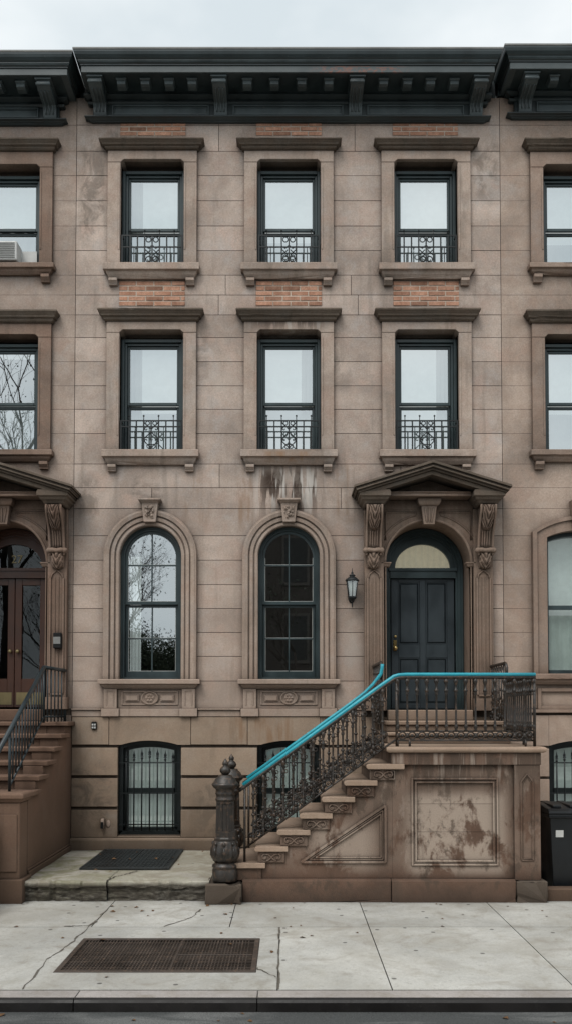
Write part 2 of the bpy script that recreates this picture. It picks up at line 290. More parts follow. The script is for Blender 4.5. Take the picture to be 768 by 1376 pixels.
# ------------------------------------------------------------------ mesh builder
class MB:
    def __init__(s):
        s.bm = bmesh.new(); s.lay = s.bm.faces.layers.float.new('tint'); s.t = 0.0; s.sm = False
    def face(s, vs):
        try: fc = s.bm.faces.new(vs)
        except ValueError: return None
        fc[s.lay] = s.t; fc.smooth = s.sm; return fc
    def v(s, *p): return s.bm.verts.new(p)
    def box(s, x0, x1, y0, y1, z0, z1):
        if x1 < x0: x0, x1 = x1, x0
        if y1 < y0: y0, y1 = y1, y0
        if z1 < z0: z0, z1 = z1, z0
        V = [s.v(x, y, z) for z in (z0, z1) for y in (y0, y1) for x in (x0, x1)]
        for q in ((0, 2, 3, 1), (4, 5, 7, 6), (0, 1, 5, 4), (2, 6, 7, 3), (0, 4, 6, 2), (1, 3, 7, 5)): s.face([V[i] for i in q])
        return s
    def prism(s, poly, y0, y1):            # poly in xz, extruded along y
        a = [s.v(x, y0, z) for x, z in poly]; b = [s.v(x, y1, z) for x, z in poly]
        s.face(a); s.face(b[::-1]); n = len(poly)
        for i in range(n): s.face([a[i], b[i], b[(i + 1) % n], a[(i + 1) % n]])
        return s
    def prism_x(s, poly, x0, x1):          # poly in yz, extruded along x
        a = [s.v(x0, y, z) for y, z in poly]; b = [s.v(x1, y, z) for y, z in poly]
        s.face(a); s.face(b[::-1]); n = len(poly)
        for i in range(n): s.face([a[i], b[i], b[(i + 1) % n], a[(i + 1) % n]])
        return s
    def crown(s, x0, x1, prof, yb=0.0, yf=0.0):   # moulding with mitred returns, prof (projection, z)
        rings = []
        for d, z in prof: rings.append([s.v(x0 - d, yb, z), s.v(x0 - d, yf - d, z), s.v(x1 + d, yf - d, z), s.v(x1 + d, yb, z)])
        for a, b in zip(rings, rings[1:]):
            for i in range(3): s.face([a[i], a[i + 1], b[i + 1], b[i]])
        s.face(rings[0]); s.face(rings[-1][::-1])
        return s
    def sweep_arch(s, cx, zs, zb, prof, n=28, closed=False):   # prof (r, y) round an arch standing on jambs
        st = []
        def ring(fn): st.append([s.v(*fn(r, y)) for r, y in prof])
        if zb is not None: ring(lambda r, y: (cx - r, y, zb))
        for i in range(n + 1):
            a = PI - PI * i / n
            ring(lambda r, y: (cx + r * math.cos(a), y, zs + r * math.sin(a)))
        if zb is not None: ring(lambda r, y: (cx + r, y, zb))
        m = len(prof)
        for a, b in zip(st, st[1:]):
            for i in range(m if closed else m - 1): s.face([a[i], b[i], b[(i + 1) % m], a[(i + 1) % m]])
        if closed: s.face(st[0][::-1]); s.face(st[-1])
        return s
    def tube(s, pts, r, n=8, r1=None, caps=True):
        pts = [Vector(p) for p in pts]; rings = []; m = len(pts)
        up0 = None
        for i, p in enumerate(pts):
            d = (pts[min(i + 1, m - 1)] - pts[max(i - 1, 0)]).normalized()
            u = Vector((0, 0, 1)) if abs(d.z) < .9 else Vector((0, 1, 0))
            if up0 is not None: u = up0
            a = d.cross(u)
            if a.length < 1e-5: a = d.cross(Vector((1, 0, .1)))
            a.normalize(); b = a.cross(d).normalized(); up0 = b
            rr = r if r1 is None else r + (r1 - r) * i / max(1, m - 1)
            rings.append([s.bm.verts.new(p + a * rr * math.cos(2 * PI * k / n) + b * rr * math.sin(2 * PI * k / n)) for k in range(n)])
        sm = s.sm; s.sm = n > 4
        for A, B in zip(rings, rings[1:]):
            for k in range(n): s.face([A[k], A[(k + 1) % n], B[(k + 1) % n], B[k]])
        s.sm = False
        if caps: s.face(rings[0][::-1]); s.face(rings[-1])
        s.sm = sm
        return s
    def lathe(s, prof, c, n=12, mod=None, rot=0.0, smooth=True):     # prof (r,z) ; mod(theta,z)->factor
        rings = []
        for r, z in prof:
            rings.append([s.v(c[0] + r * (mod(2 * PI * k / n, z) if mod else 1) * math.cos(2 * PI * k / n + rot),
                              c[1] + r * (mod(2 * PI * k / n, z) if mod else 1) * math.sin(2 * PI * k / n + rot), c[2] + z) for k in range(n)])
        s.sm = smooth
        for A, B in zip(rings, rings[1:]):
            for k in range(n): s.face([A[k], A[(k + 1) % n], B[(k + 1) % n], B[k]])
        s.sm = False
        s.face(rings[0][::-1]); s.face(rings[-1])
        return s
    def ball(s, c, r, sx=1, sy=1, sz=1, n=8):
        prof = [(max(r * math.sin(PI * i / 6), 1e-4), -r * math.cos(PI * i / 6) * sz) for i in range(7)]
        rings = []
        for rr, z in prof: rings.append([s.v(c[0] + rr * sx * math.cos(2 * PI * k / n), c[1] + rr * sy * math.sin(2 * PI * k / n), c[2] + z) for k in range(n)])
        s.sm = True
        for A, B in zip(rings, rings[1:]):
            for k in range(n): s.face([A[k], A[(k + 1) % n], B[(k + 1) % n], B[k]])
        s.sm = False
        return s
    def ring(s, c, r, t, axis='y', n=14, a0=0, a1=2 * PI, m=5):
        pts = []
        for i in range(n + 1):
            a = a0 + (a1 - a0) * i / n
            pts.append((c[0] + r * math.cos(a), c[1], c[2] + r * math.sin(a)) if axis == 'y' else (c[0], c[1] + r * math.cos(a), c[2] + r * math.sin(a)))
        return s.tube(pts, t, m)
    def sheet(s, fn, nu, nv, smooth=True):
        g = [[s.v(*fn(i / nu, j / nv)) for i in range(nu + 1)] for j in range(nv + 1)]
        s.sm = smooth
        for j in range(nv):
            for i in range(nu): s.face([g[j][i], g[j][i + 1], g[j + 1][i + 1], g[j + 1][i]])
        s.sm = False
        return s
    def chip(s, amt=.05, thr=.22, step=.05):
        bm = s.bm; bmesh.ops.remove_doubles(bm, verts=bm.verts[:], dist=1e-5); bmesh.ops.recalc_face_normals(bm, faces=bm.faces[:])
        es = [e for e in bm.edges if len(e.link_faces) == 2 and e.calc_length() > .12 and e.calc_face_angle(0) > R(40)]
        for e in es: bmesh.ops.subdivide_edges(bm, edges=[e], cuts=min(60, int(e.calc_length() / step)))
        bm.normal_update()
        mv = []
        for v in bm.verts:
            if any(len(e.link_faces) == 2 and e.calc_face_angle(0) > R(40) for e in v.link_edges):
                n = mnoise.noise(v.co * 7) * .6 + mnoise.noise(v.co * 23) * .5
                d = max(0, n - thr) * amt + (mnoise.noise(v.co * 15) * .001)
                mv.append((v, v.normal * d))
        for v, d in mv: v.co -= d
        return s
    def build(s, name, mat, parent=None, bevel=0.0, seg=1, fixn=True):
        if fixn: bmesh.ops.recalc_face_normals(s.bm, faces=s.bm.faces[:])
        me = bpy.data.meshes.new(name); s.bm.to_mesh(me); s.bm.free()
        o = bpy.data.objects.new(name, me); COL.objects.link(o); me.materials.append(mat)
        if bevel:
            b = o.modifiers.new('soft_edges', 'BEVEL'); b.width = bevel; b.segments = seg; b.limit_method = 'ANGLE'; b.angle_limit = R(35)
            b.harden_normals = False
        if parent is not None: attach(o, parent)
        return o

def world_of(o):
    m = o.matrix_parent_inverse @ o.matrix_basis if o.parent else o.matrix_basis.copy()
    return world_of(o.parent) @ m if o.parent else Matrix.Translation(o.location) @ o.rotation_euler.to_matrix().to_4x4()
def attach(o, parent):
    o.parent = parent; o.matrix_parent_inverse = world_of(parent).inverted()
def tag(o, label=None, cat=None, group=None, kind=None):
    if label: o['label'] = label
    if cat: o['category'] = cat
    if group: o['group'] = group
    if kind: o['kind'] = kind
    return o
def empty(name, loc, label, cat, group=None):
    o = bpy.data.objects.new(name, None); COL.objects.link(o); o.location = loc; o.empty_display_size = .2
    return tag(o, label, cat, group)
def copy_tree(o, parent=None):
    c = o.copy(); COL.objects.link(c)
    if parent is not None: c.parent = parent
    for ch in list(o.children): copy_tree(ch, c)
    return c

# ------------------------------------------------------------------ wall of stone blocks
def rect_sub(rects, h):
    out = []
    for (a, b, c, d) in rects:
        x0, x1, z0, z1 = h
        if x1 <= a or x0 >= b or z1 <= c or z0 >= d: out.append((a, b, c, d)); continue
        if a < x0: out.append((a, x0, c, d))
        if b > x1: out.append((x1, b, c, d))
        xa, xb = max(a, x0), min(b, x1)
        if c < z0: out.append((xa, xb, c, z0))
        if d > z1: out.append((xa, xb, z1, d))
    return [r for r in out if r[1] - r[0] > 1e-3 and r[3] - r[2] > 1e-3]
def arch_piece(mb, r, circs, yf, yb):
    a, b, c, d = r
    if not isinstance(circs, list): circs = [circs]
    n = max(2, int((b - a) / .02)); xs = [a + (b - a) * i / n for i in range(n + 1)]
    for (xc, zc, RR, hw) in [q[:4] for q in circs]: xs += [q for q in (xc - hw - 1e-5, xc - hw + 1e-5, xc + hw - 1e-5, xc + hw + 1e-5) if a < q < b]
    xs.sort()
    def low(x):
        v = c
        for (xc, zc, RR, hw) in [q[:4] for q in circs]:
            if abs(x - xc) < hw: v = max(v, zc + math.sqrt(max(0, RR * RR - (x - xc) ** 2)))
        return v
    for xa, xb in zip(xs, xs[1:]):
        la, lb = low(xa), low(xb)
        if la >= d - 1e-4 and lb >= d - 1e-4: continue
        la, lb = min(la, d), min(lb, d)
        mb.face([mb.v(xa, yf, la), mb.v(xb, yf, lb), mb.v(xb, yf, d), mb.v(xa, yf, d)])
        mb.face([mb.v(xa, yf, la), mb.v(xb, yf, lb), mb.v(xb, yb, lb), mb.v(xa, yb, la)])
def piece(mb, r, circles, yf, yb):
    hit = [ci for ci in circles if r[0] < ci[0] + ci[3] and r[1] > ci[0] - ci[3] and r[2] < ci[1] + ci[2] and r[3] > ci[4]]
    if hit: return arch_piece(mb, r, hit, yf, yb)
    mb.box(r[0], r[1], yf, yb, r[2], r[3])
def blocks(mb, x0, x1, zs, vj, holes, circles=(), yf=0.0, depth=.02, gap=.004, var=.11):
    for i, (za, zb) in enumerate(zip(zs, zs[1:])):
        xs = [x0] + sorted(vj(i, za, zb)) + [x1]
        for xa, xb in zip(xs, xs[1:]):
            rects = [(xa + gap, xb - gap, za + gap, zb - gap)]
            for h in holes: rects = rect_sub(rects, h)
            # separate stones on either side of an opening
            for r in rects:
                mb.t = random.Random(int((r[0] * 37 + za * 101) * 100)).uniform(-var, var)
                piece(mb, r, circles, yf + random.uniform(0, .003), yf + depth)
    mb.t = 0.0
def backing(mb, x0, x1, z0, z1, holes, circles, y0, y1):
    rects = [(x0, x1, z0, z1)]
    for h in holes: rects = rect_sub(rects, h)
    for r in rects: piece(mb, r, circles, y0, y1)

# ------------------------------------------------------------------ window kit
TRIM_PROF = lambda z0, z1, p: [(p * .15, z0), (p * .35, z0 + (z1 - z0) * .12), (p * .38, z0 + (z1 - z0) * .3), (p * .62, z0 + (z1 - z0) * .38), (p * .66, z0 + (z1 - z0) * .52),
                               (p * .88, z0 + (z1 - z0) * .72), (p * 1.0, z0 + (z1 - z0) * .8), (p * 1.0, z1 - .012), (p * .9, z1)]
def sill(root, cx, z0, z1, hw, mat, p=.13, zbr=None, brx=.55):
    mb = MB(); h = z1 - z0
    mb.crown(cx - hw + p, cx + hw - p, [(p * .35, z0), (p * .62, z0 + h * .25), (p * .72, z0 + h * .45), (p, z0 + h * .5), (p, z1 - .01), (p * .9, z1)], yb=.16)
    mb.chip(.03, .28); o = mb.build('sill', mat, root, .003)
    if zbr is not None:
        for sx in (-1, 1):
            b = MB(); x = cx + sx * brx; hh = z0 - zbr
            b.prism_x([(0, zbr), (-.05, zbr), (-.06, zbr + hh * .12), (-.05, zbr + hh * .18), (-.08, zbr + hh * .5), (-.092, zbr + hh * .56), (-.092, z0 - .002), (0, z0 - .002)], x - .06, x + .06)
            b.build('sill_bracket', mat, root, .004)
    return o

def sash_rect(mb, x0, x1, z0, z1, w, y0, y1, wb=None):
    wb = wb or w
    mb.box(x0, x0 + w, y0, y1, z0, z1); mb.box(x1 - w, x1, y0, y1, z0, z1)
    mb.box(x0 + w, x1 - w, y0, y1, z0, z0 + wb); mb.box(x0 + w, x1 - w, y0, y1, z1 - w, z1)

def rect_window(house, cx, z0, z1, zh0, zh1, zs0, zbr, mats, zmeet, shade=1.0, curtain_side=0, ac=False):
    """sash window in a stone surround; z0/z1 opening, zh hood, zs0 sill bottom, zbr bracket bottom"""
    hw = .455
    fr = MB(); yo = .13
    # box frame stepping in
    sash_rect(fr, cx - hw, cx + hw, z0, z1 - .03, .045, yo - .03, yo + .09)
    sash_rect(fr, cx - hw + .046, cx + hw - .046, z0 + .03, z1 - .078, .035, yo + .005, yo + .09)
    win = fr.build('window', M['frame'], house, .004)
    sx = hw - .082
    u = MB(); sash_rect(u, cx - sx, cx + sx, zmeet - .03, z1 - .115, .033, yo + .03, yo + .065, .045); u.build('upper_sash', M['frame'], win, .004)
    l = MB(); sash_rect(l, cx - sx, cx + sx, z0 + .032, zmeet - .034, .040, yo + .07, yo + .105, .05); l.build('lower_sash', M['frame'], win, .004)
    g = MB(); g.face([g.v(x, yo + .048, z) for x, z in ((cx - sx + .03, zmeet), (cx + sx - .03, zmeet), (cx + sx - .03, z1 - .14), (cx - sx + .03, z1 - .14))])
    a = random.uniform(-.004, .004)
    g.build('glass_pane', M['glass'], win)
    g = MB(); g.face([g.v(x, yo + .088 + (x - cx) * a, z) for x, z in ((cx - sx + .03, z0 + .05), (cx + sx - .03, z0 + .05), (cx + sx - .03, zmeet - .05), (cx - sx + .03, zmeet - .05))])
    g.build('glass_pane', M['glass'], win)
    # roller shade behind the glass
    s = MB(); zb = z1 - .1 - (z1 - z0) * shade
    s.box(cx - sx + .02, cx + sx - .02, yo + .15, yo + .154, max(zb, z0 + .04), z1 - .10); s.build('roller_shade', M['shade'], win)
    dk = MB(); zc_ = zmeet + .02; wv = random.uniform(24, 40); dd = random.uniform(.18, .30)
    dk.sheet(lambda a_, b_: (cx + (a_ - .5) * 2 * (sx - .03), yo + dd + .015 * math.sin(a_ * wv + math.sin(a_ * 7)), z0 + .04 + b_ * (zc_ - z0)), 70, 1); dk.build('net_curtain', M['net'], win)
    if curtain_side:
        c = MB(); xo = cx + curtain_side * (sx - .09)
        c.sheet(lambda a_, b_: (xo + (a_ - .5) * .2, yo + .135 + .012 * math.sin(a_ * 20), z0 + .05 + b_ * (z1 - z0 - .16)), 16, 1); c.build('curtain', M['white'], win)
    # stone surround: jambs and shouldered lintel
    ow = .64; g2 = .003
    sr = MB(); zl = z1 + .002
    for sg in (-1, 1):
        sr.t = random.uniform(-.05, .05)
        xa, xb = sorted((cx + sg * hw, cx + sg * ow)); sr.box(xa, xb, -.05, yo + .10, z0, zl); sr.box(*sorted((cx + sg * (hw + .006), cx + sg * (hw + .03))), -.058, -.049, z0 + .22, z1 - .07)
    sr.t = 0
    ch = .045
    sr.prism([(cx - ow, zl + g2), (cx - hw, zl + g2), (cx - hw + ch, zl + ch), (cx + hw - ch, zl + ch), (cx + hw, zl + g2), (cx + ow, zl + g2), (cx + ow, zh0), (cx - ow, zh0)], -.052, yo + .10)
    sr.build('surround', mats['trim'], win, .006)
    hd = MB(); hd.crown(cx - .635, cx + .635, TRIM_PROF(zh0, zh1, .115), yb=.05, yf=-.055); hd.chip(.025, .28); hd.build('hood', mats['hood'], win, .002)
    sill(win, cx, zs0, z0, .685, mats['trim'], .13, zbr)
    return win

def scroll_pts(c, r0, r1, a0, a1, n=18):
    return [(c[0] + (r0 + (r1 - r0) * i / n) * math.cos(a0 + (a1 - a0) * i / n), c[1], c[2] + (r0 + (r1 - r0) * i / n) * math.sin(a0 + (a1 - a0) * i / n)) for i in range(n + 1)]

def window_guard(house, cx, zt, zm, zb, style):
    y = -.02; mb = MB(); r = .0092
    for z in (zt, zm, zb): mb.box(cx - .44, cx + .44, y - .006, y + .006, z - .009, z + .009)
    mb.box(cx - .43, cx - .415, y - .006, y + .09, zt - .02, zt - .005); mb.box(cx + .415, cx + .43, y - .006, y + .09, zt - .02, zt - .005)
    for x in (-.43, -.316, -.21, -.106, 0, .106, .21, .316, .43):
        mb.box(cx + x - r, cx + x + r, y - r, y + r, zb - .035, zt)
    if style == 1:
        for x in (-.26, .26): mb.box(cx + x - .006, cx + x + .006, y - .006, y + .006, zb, zm)
    gd = mb.build('window_guard', M['guard'], house)
    for x in (-.316, -.106, .106, .316):
        fi = MB(); fi.tube([(cx + x, y, zt), (cx + x, y, zt + .06)], .006, 6); fi.ball((cx + x, y, zt + .07), .014, n=6)
        fi.build('finial', M['guard'], gd)
    s = MB(); h = zt - zb; t = .0078
    for sg in (-1, 1):
        X = lambda d: cx + sg * d
        if style == 1:
            s.ring((X(.052), y, zt - .06), .036, t, m=5)
            s.tube([(X(.10), y, zm + .01), (X(.052), y, zm - .02), (X(.01), y, zm + .02)], t, 5)
            s.tube([(X(.095), y, zb + h * .5), (X(.02), y, zb + h * .33)], t, 5); s.tube([(X(.02), y, zb + h * .5), (X(.095), y, zb + h * .33)], t, 5)
            s.ring((X(.05), y, zb + .072), .04, t, m=5)
            p = scroll_pts((X(.05), y, zb + .07), .05, .012, PI / 2, PI / 2 + sg * 4.5); s.tube(p, t, 5)
        else:
            s.tube([(X(.0 + .05 * (1 - math.cos(2 * PI * 1.5 * q / 24)) + .0), y, zb + .01 + (h - .02) * q / 24) for q in range(25)], t, 5)
            p = scroll_pts((X(.07), y, zb + h * .32), .03, .008, -PI / 2, -PI / 2 + sg * 5); s.tube(p, t * .9, 5)
            p = scroll_pts((X(.07), y, zb + h * .72), .026, .008, PI / 2, PI / 2 - sg * 5); s.tube(p, t * .9, 5)
            s.ring((X(.05), y, zt - .035), .028, t * .9, m=5); s.ring((X(.03), y, zb + .05), .03, t * .9, m=5)
    s.build('scrollwork', M['guard'], gd)
    return gd

def rosette(mb, cx, y, cz, r, petals=6, depth=.03):
    def fn(u, v):
        a = 2 * PI * u; rr = r * v
        pet = .5 + .5 * math.cos(petals * a)
        h = depth * (math.exp(-(v / .22) ** 2) * .9 + (.35 + .65 * pet) * math.exp(-((v - .62) / .24) ** 2))
        return (cx + rr * math.cos(a), y - h, cz + rr * math.sin(a))
    mb.sheet(fn, petals * 6, 8)
def carved(mb, x0, x1, z0, z1, y, depth, k=3, seed=0, taper=0.0):
    """rough carved foliage in relief"""
    rg = random.Random(seed); pts = [(rg.random(), rg.random(), rg.uniform(.06, .13)) for _ in range(int(10 * k))]
    def fn(u, v):
        h = 0
        for a, b, r in pts:
            d = math.hypot((u - a), (v - b) * (z1 - z0) / (x1 - x0))
            h = max(h, math.cos(min(1, d / r / 1.6) * PI / 2))
        xm = (x0 + x1) / 2; w = (x1 - x0) / 2 * (1 - taper * (1 - v)); e = min(1, 8 * min(u, 1 - u), 8 * min(v, 1 - v))
        return (xm + (u * 2 - 1) * w, y - depth * h * e, z0 + v * (z1 - z0))
    mb.sheet(fn, 22, 26, False)

def keystone(win, cx, z0, z1, mat, y=-.10, seed=0):
    k = MB(); wt, wb = .115, .085; zc = z1 - .06
    a = [(cx - wb, z0), (cx + wb, z0), (cx + wt, zc), (cx - wt, zc)]
    k.prism(a, y, .05)
    k.crown(cx - .11, cx + .11, [(.005, zc), (.015, zc + .012), (.03, zc + .022), (.05, zc + .035), (.05, z1 - .006), (.045, z1)], yb=.05, yf=y)
    o = k.build('keystone', mat, win, .004)
    c = MB(); carved(c, cx - .082, cx + .082, z0 + .04, zc - .03, y - .001, .03, 2.4, seed, .22); c.build('carved_foliage', mat, o)

def arched_window(house, cx, mats, seed):
    hw = .437; zb = 2.623; zs = 4.373; yo = .10
    fr = MB()
    fr.sweep_arch(cx, zs, zb, [(hw, yo + .12), (hw, yo - .03), (hw - .028, yo - .03), (hw - .03, yo - .01), (hw - .055, yo - .01), (hw - .055, yo + .12)], closed=True)
    fr.box(cx - hw + .05, cx + hw - .05, yo - .02, yo + .12, zb, zb + .035)
    win = fr.build('window', M['frame'], house)
    r = hw - .057; zm = F(387, 809)[1]
    w = .036
    u = MB(); u.sweep_arch(cx, zs, zm - .02, [(r, yo + .05), (r, yo + .015), (r - w, yo + .015), (r - w, yo + .05)], closed=True)
    u.box(cx - r + w, cx + r - w, yo + .013, yo + .052, zm - .022, zm + .022)
    z1 = FZ(758); m = .009
    u.box(cx - m, cx + m, yo + .02, yo + .045, zm + .022, zs + r - w); u.box(cx - r + w, cx - m, yo + .02, yo + .045, z1 - m, z1 + m); u.box(cx + m, cx + r - w, yo + .02, yo + .045, z1 - m, z1 + m)
    u.build('upper_sash', M['frame'], win)
    l = MB(); zl = zb + .037; sash_rect(l, cx - r + .004, cx + r - .004, zl, zm - .024, w, yo + .055, yo + .09, .085)
    z2 = FZ(857)
    l.box(cx - m, cx + m, yo + .06, yo + .085, zl + .085, zm - .06); l.box(cx - r + w, cx - m, yo + .06, yo + .085, z2 - m, z2 + m); l.box(cx + m, cx + r - w, yo + .06, yo + .085, z2 - m, z2 + m)
    l.build('lower_sash', M['frame'], win)
    ln = MB()  # pale putty line round the panes
    pw = .007; xr = r - w
    for x in (cx - xr, cx + xr - pw): ln.box(x, x + pw, yo + .024, yo + .03, zm + .023, zs); ln.box(x + (.004 if x < cx else -.004), x + pw + (.004 if x < cx else -.004), yo + .064, yo + .07, zl + .086, zm - .06)
    ln.box(cx - xr + pw, cx + xr - pw, yo + .024, yo + .03, zm + .023, zm + .029); ln.box(cx - xr + pw, cx + xr - pw, yo + .024, yo + .03, z1 + m + .001, z1 + m + .006)
    ln.box(cx - xr + .012, cx + xr - .012, yo + .064, yo + .07, zl + .086, zl + .093); ln.box(cx - xr + .012, cx + xr - .012, yo + .064, yo + .07, z2 + m + .001, z2 + m + .006)
    for x in (cx - r - .008, cx + r + .002): ln.box(x, x + .006, yo + .0, yo + .004, zl, zm - .03)
    ln.build('sash_liner', M['sash_white'], win)
    g = MB(); n = 24
    g.face([g.v(cx - r + .03, yo + .033, zm), g.v(cx + r - .03, yo + .033, zm)] + [g.v(cx + (r - .03) * math.cos(PI * i / n), yo + .033, zs + (r - .03) * math.sin(PI * i / n)) for i in range(n + 1)])
    g.build('glass_pane', M['glass_arch'], win)
    g = MB(); g.face([g.v(x, yo + .073, z) for x, z in ((cx - r + .03, zl + .05), (cx + r - .03, zl + .05), (cx + r - .03, zm - .03), (cx - r + .03, zm - .03))]); g.build('glass_pane', M['glass_arch'], win)
    if seed == 1:
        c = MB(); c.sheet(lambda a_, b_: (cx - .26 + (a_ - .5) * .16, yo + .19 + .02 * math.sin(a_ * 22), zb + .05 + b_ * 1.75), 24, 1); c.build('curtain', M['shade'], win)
    # moulded archivolt and jambs
    a = MB()
    a.sweep_arch(cx, zs, zb, [(hw, .22), (hw, -.03), (hw + .012, -.042), (hw + .045, -.042), (hw + .052, -.03), (hw + .064, -.03), (hw + .07, -.055), (hw + .115, -.062), (hw + .122, -.048), (hw + .134, -.048),
                              (hw + .14, -.075), (hw + .19, -.088), (hw + .2, -.08), (hw + .215, -.08), (hw + .222, -.06), (hw + .224, .02)], n=40)
    a.build('archivolt', mats['trim'], win)
    keystone(win, cx, FZ(701, -.115), FZ(669, -.16), mats['trim'], -.115, seed)
    sill(win, cx, 2.49, 2.623, .715, mats['trim'], .14)
    ap = MB()      # panelled apron below the sill
    for sg in (-1, 1):
        x = cx + sg * .55
        ap.box(x - .092, x + .092, -.06, .02, 2.214, 2.488)
        for q in ((x - .055, x - .042), (x + .042, x + .055)): ap.box(q[0], q[1], -.068, -.058, 2.25, 2.46)
        ap.box(x - .042, x + .042, -.068, -.058, 2.447, 2.46)
        ap.box(x - .125, x + .125, -.075, .02, 2.10, 2.212)
    ap.box(cx - .425, cx + .425, -.045, .02, 2.10, 2.212)
    ap.box(cx - .457, cx + .457, -.012, .02, 2.214, 2.488)
    sash_rect(ap, cx - .40, cx + .40, 2.26, 2.46, .022, -.028, -.01)
    for sg in (-1, 1):
        ap.box(*sorted((cx + sg * .15, cx + sg * .345)), -.03, -.01, 2.31, 2.41); ap.box(*sorted((cx + sg * .165, cx + sg * .33)), -.04, -.028, 2.325, 2.395)
    o = ap.build('apron', mats['trim'], win, .004)
    rs = MB(); rs.lathe([(.125, 0), (.125, .012), (.105, .02), (.1, .012), (.001, .012)], (0, 0, 0), 28)
    bmesh.ops.transform(rs.bm, matrix=Matrix.Translation((cx, -.012, 2.36)) @ Matrix.Rotation(PI / 2, 4, 'X') @ Matrix.Diagonal((1, .8, 1.6, 1)), verts=rs.bm.verts[:])
    rosette(rs, cx, -.032, 2.36, .068, 6, .025); rs.build('rosette', mats['trim'], o)
    return win

def basement_window(house, cx, frame_arch=True, bars=True):
    hw = .443; zb = .433; top = 1.76; rise = .075; zs = top - rise
    RR = (hw * hw + rise * rise) / (2 * rise); zc = top - RR
    arc = lambda h, off, n=14: [(cx - h + 2 * h * i / n, zc + math.sqrt((RR - off) ** 2 - (-h + 2 * h * i / n) ** 2)) for i in range(n + 1)]
    fr = MB(); yo = .06
    def ringframe(hw_o, off_o, hw_i, off_i, zbo, zbi, y0, y1):
        o_ = [(cx - hw_o, zbo)] + arc(hw_o, off_o) + [(cx + hw_o, zbo)]; i_ = [(cx - hw_i, zbi)] + arc(hw_i, off_i) + [(cx + hw_i, zbi)]
        for (p0, p1, q0, q1) in zip(o_, o_[1:], i_, i_[1:]):
            for ya in (y0,): fr.face([fr.v(p0[0], ya, p0[1]), fr.v(p1[0], ya, p1[1]), fr.v(q1[0], ya, q1[1]), fr.v(q0[0], ya, q0[1])])
            fr.face([fr.v(q0[0], y0, q0[1]), fr.v(q1[0], y0, q1[1]), fr.v(q1[0], y1, q1[1]), fr.v(q0[0], y1, q0[1])])
        fr.box(cx - hw_o, cx + hw_o, y0, y1, zbo, zbi)
    ringframe(hw, 0, hw - .06, .05, zb, zb + .05, yo, yo + .2)
    ringframe(hw - .058, .048, hw - .115, .10, zb + .048, zb + .09, yo + .08, yo + .2)
    zm = FZ(1063); fr.box(cx - hw + .1, cx + hw - .1, yo + .08, yo + .14, zm - .035, zm + .03)
    win = fr.build('window', M['frame_black'], house)
    g = MB(); g.face([g.v(x, yo + .12, z) for x, z in ((cx - .34, zb + .08), (cx + .34, zb + .08), (cx + .34, zs), (cx - .34, zs))]); g.build('glass_pane', M['glass_low'], win)
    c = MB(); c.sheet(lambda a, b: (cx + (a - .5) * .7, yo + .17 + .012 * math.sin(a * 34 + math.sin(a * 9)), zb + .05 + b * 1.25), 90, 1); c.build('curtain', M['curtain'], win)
    if bars:
        b = MB(); yb = .01
        for z in (FZ(1025), FZ(1066), FZ(1108)): b.box(cx - hw - .0, cx + hw + .0, yb - .006, yb + .006, z - .008, z + .008)
        gr = b.build('window_grille', M['guard'], house)
        for i in range(7):
            x = cx - .33 + .11 * i; zt = 1.62 - .05 * abs(i - 3) / 3 * 1.2
            bb = MB(); bb.tube([(x, yb, zb + .06), (x, yb, zt)], .0105, 6)
            bb.ball((x, yb, zt - .09), .019, n=6); bb.ball((x, yb, zt - .03), .024, .8, .5, 1.3, n=6); bb.tube([(x, yb, zt - .02), (x, yb, zt + .045)], .012, 5, r1=.002)
            bb.tube([(x - .022, yb, zt - .06), (x + .022, yb, zt - .06)], .006, 5)
            bb.build('bar', M['guard'], gr)
    return win

def brick_panel(house, cx, z0, z1, hw=.47):
    mb = MB(); m = MB(); m.box(cx - hw, cx + hw, -.001, .03, z0, z1); L, H, g = .235, .062, .017
    nrow = max(2, round((z1 - z0) / (H + g))); H = (z1 - z0) / nrow - g
    for j in range(nrow):
        z = z0 + j * (H + g) + g / 2; x = cx - hw - (L / 2 if j % 2 else 0)
        while x < cx + hw - .01:
            a, b = max(x, cx - hw), min(x + L, cx + hw)
            if b - a > .02:
                mb.t = random.choice((0, 0, 0, .1, -.15, -.3, .2)) + random.uniform(-.12, .12)
                mb.box(a, b, -.007 + random.uniform(-.003, .003), .02, z, z + H)
            x += L + g
    o = mb.build('brick_panel', M['brick'], house, .003)
    m.build('mortar_bed', M['mortar'], o)

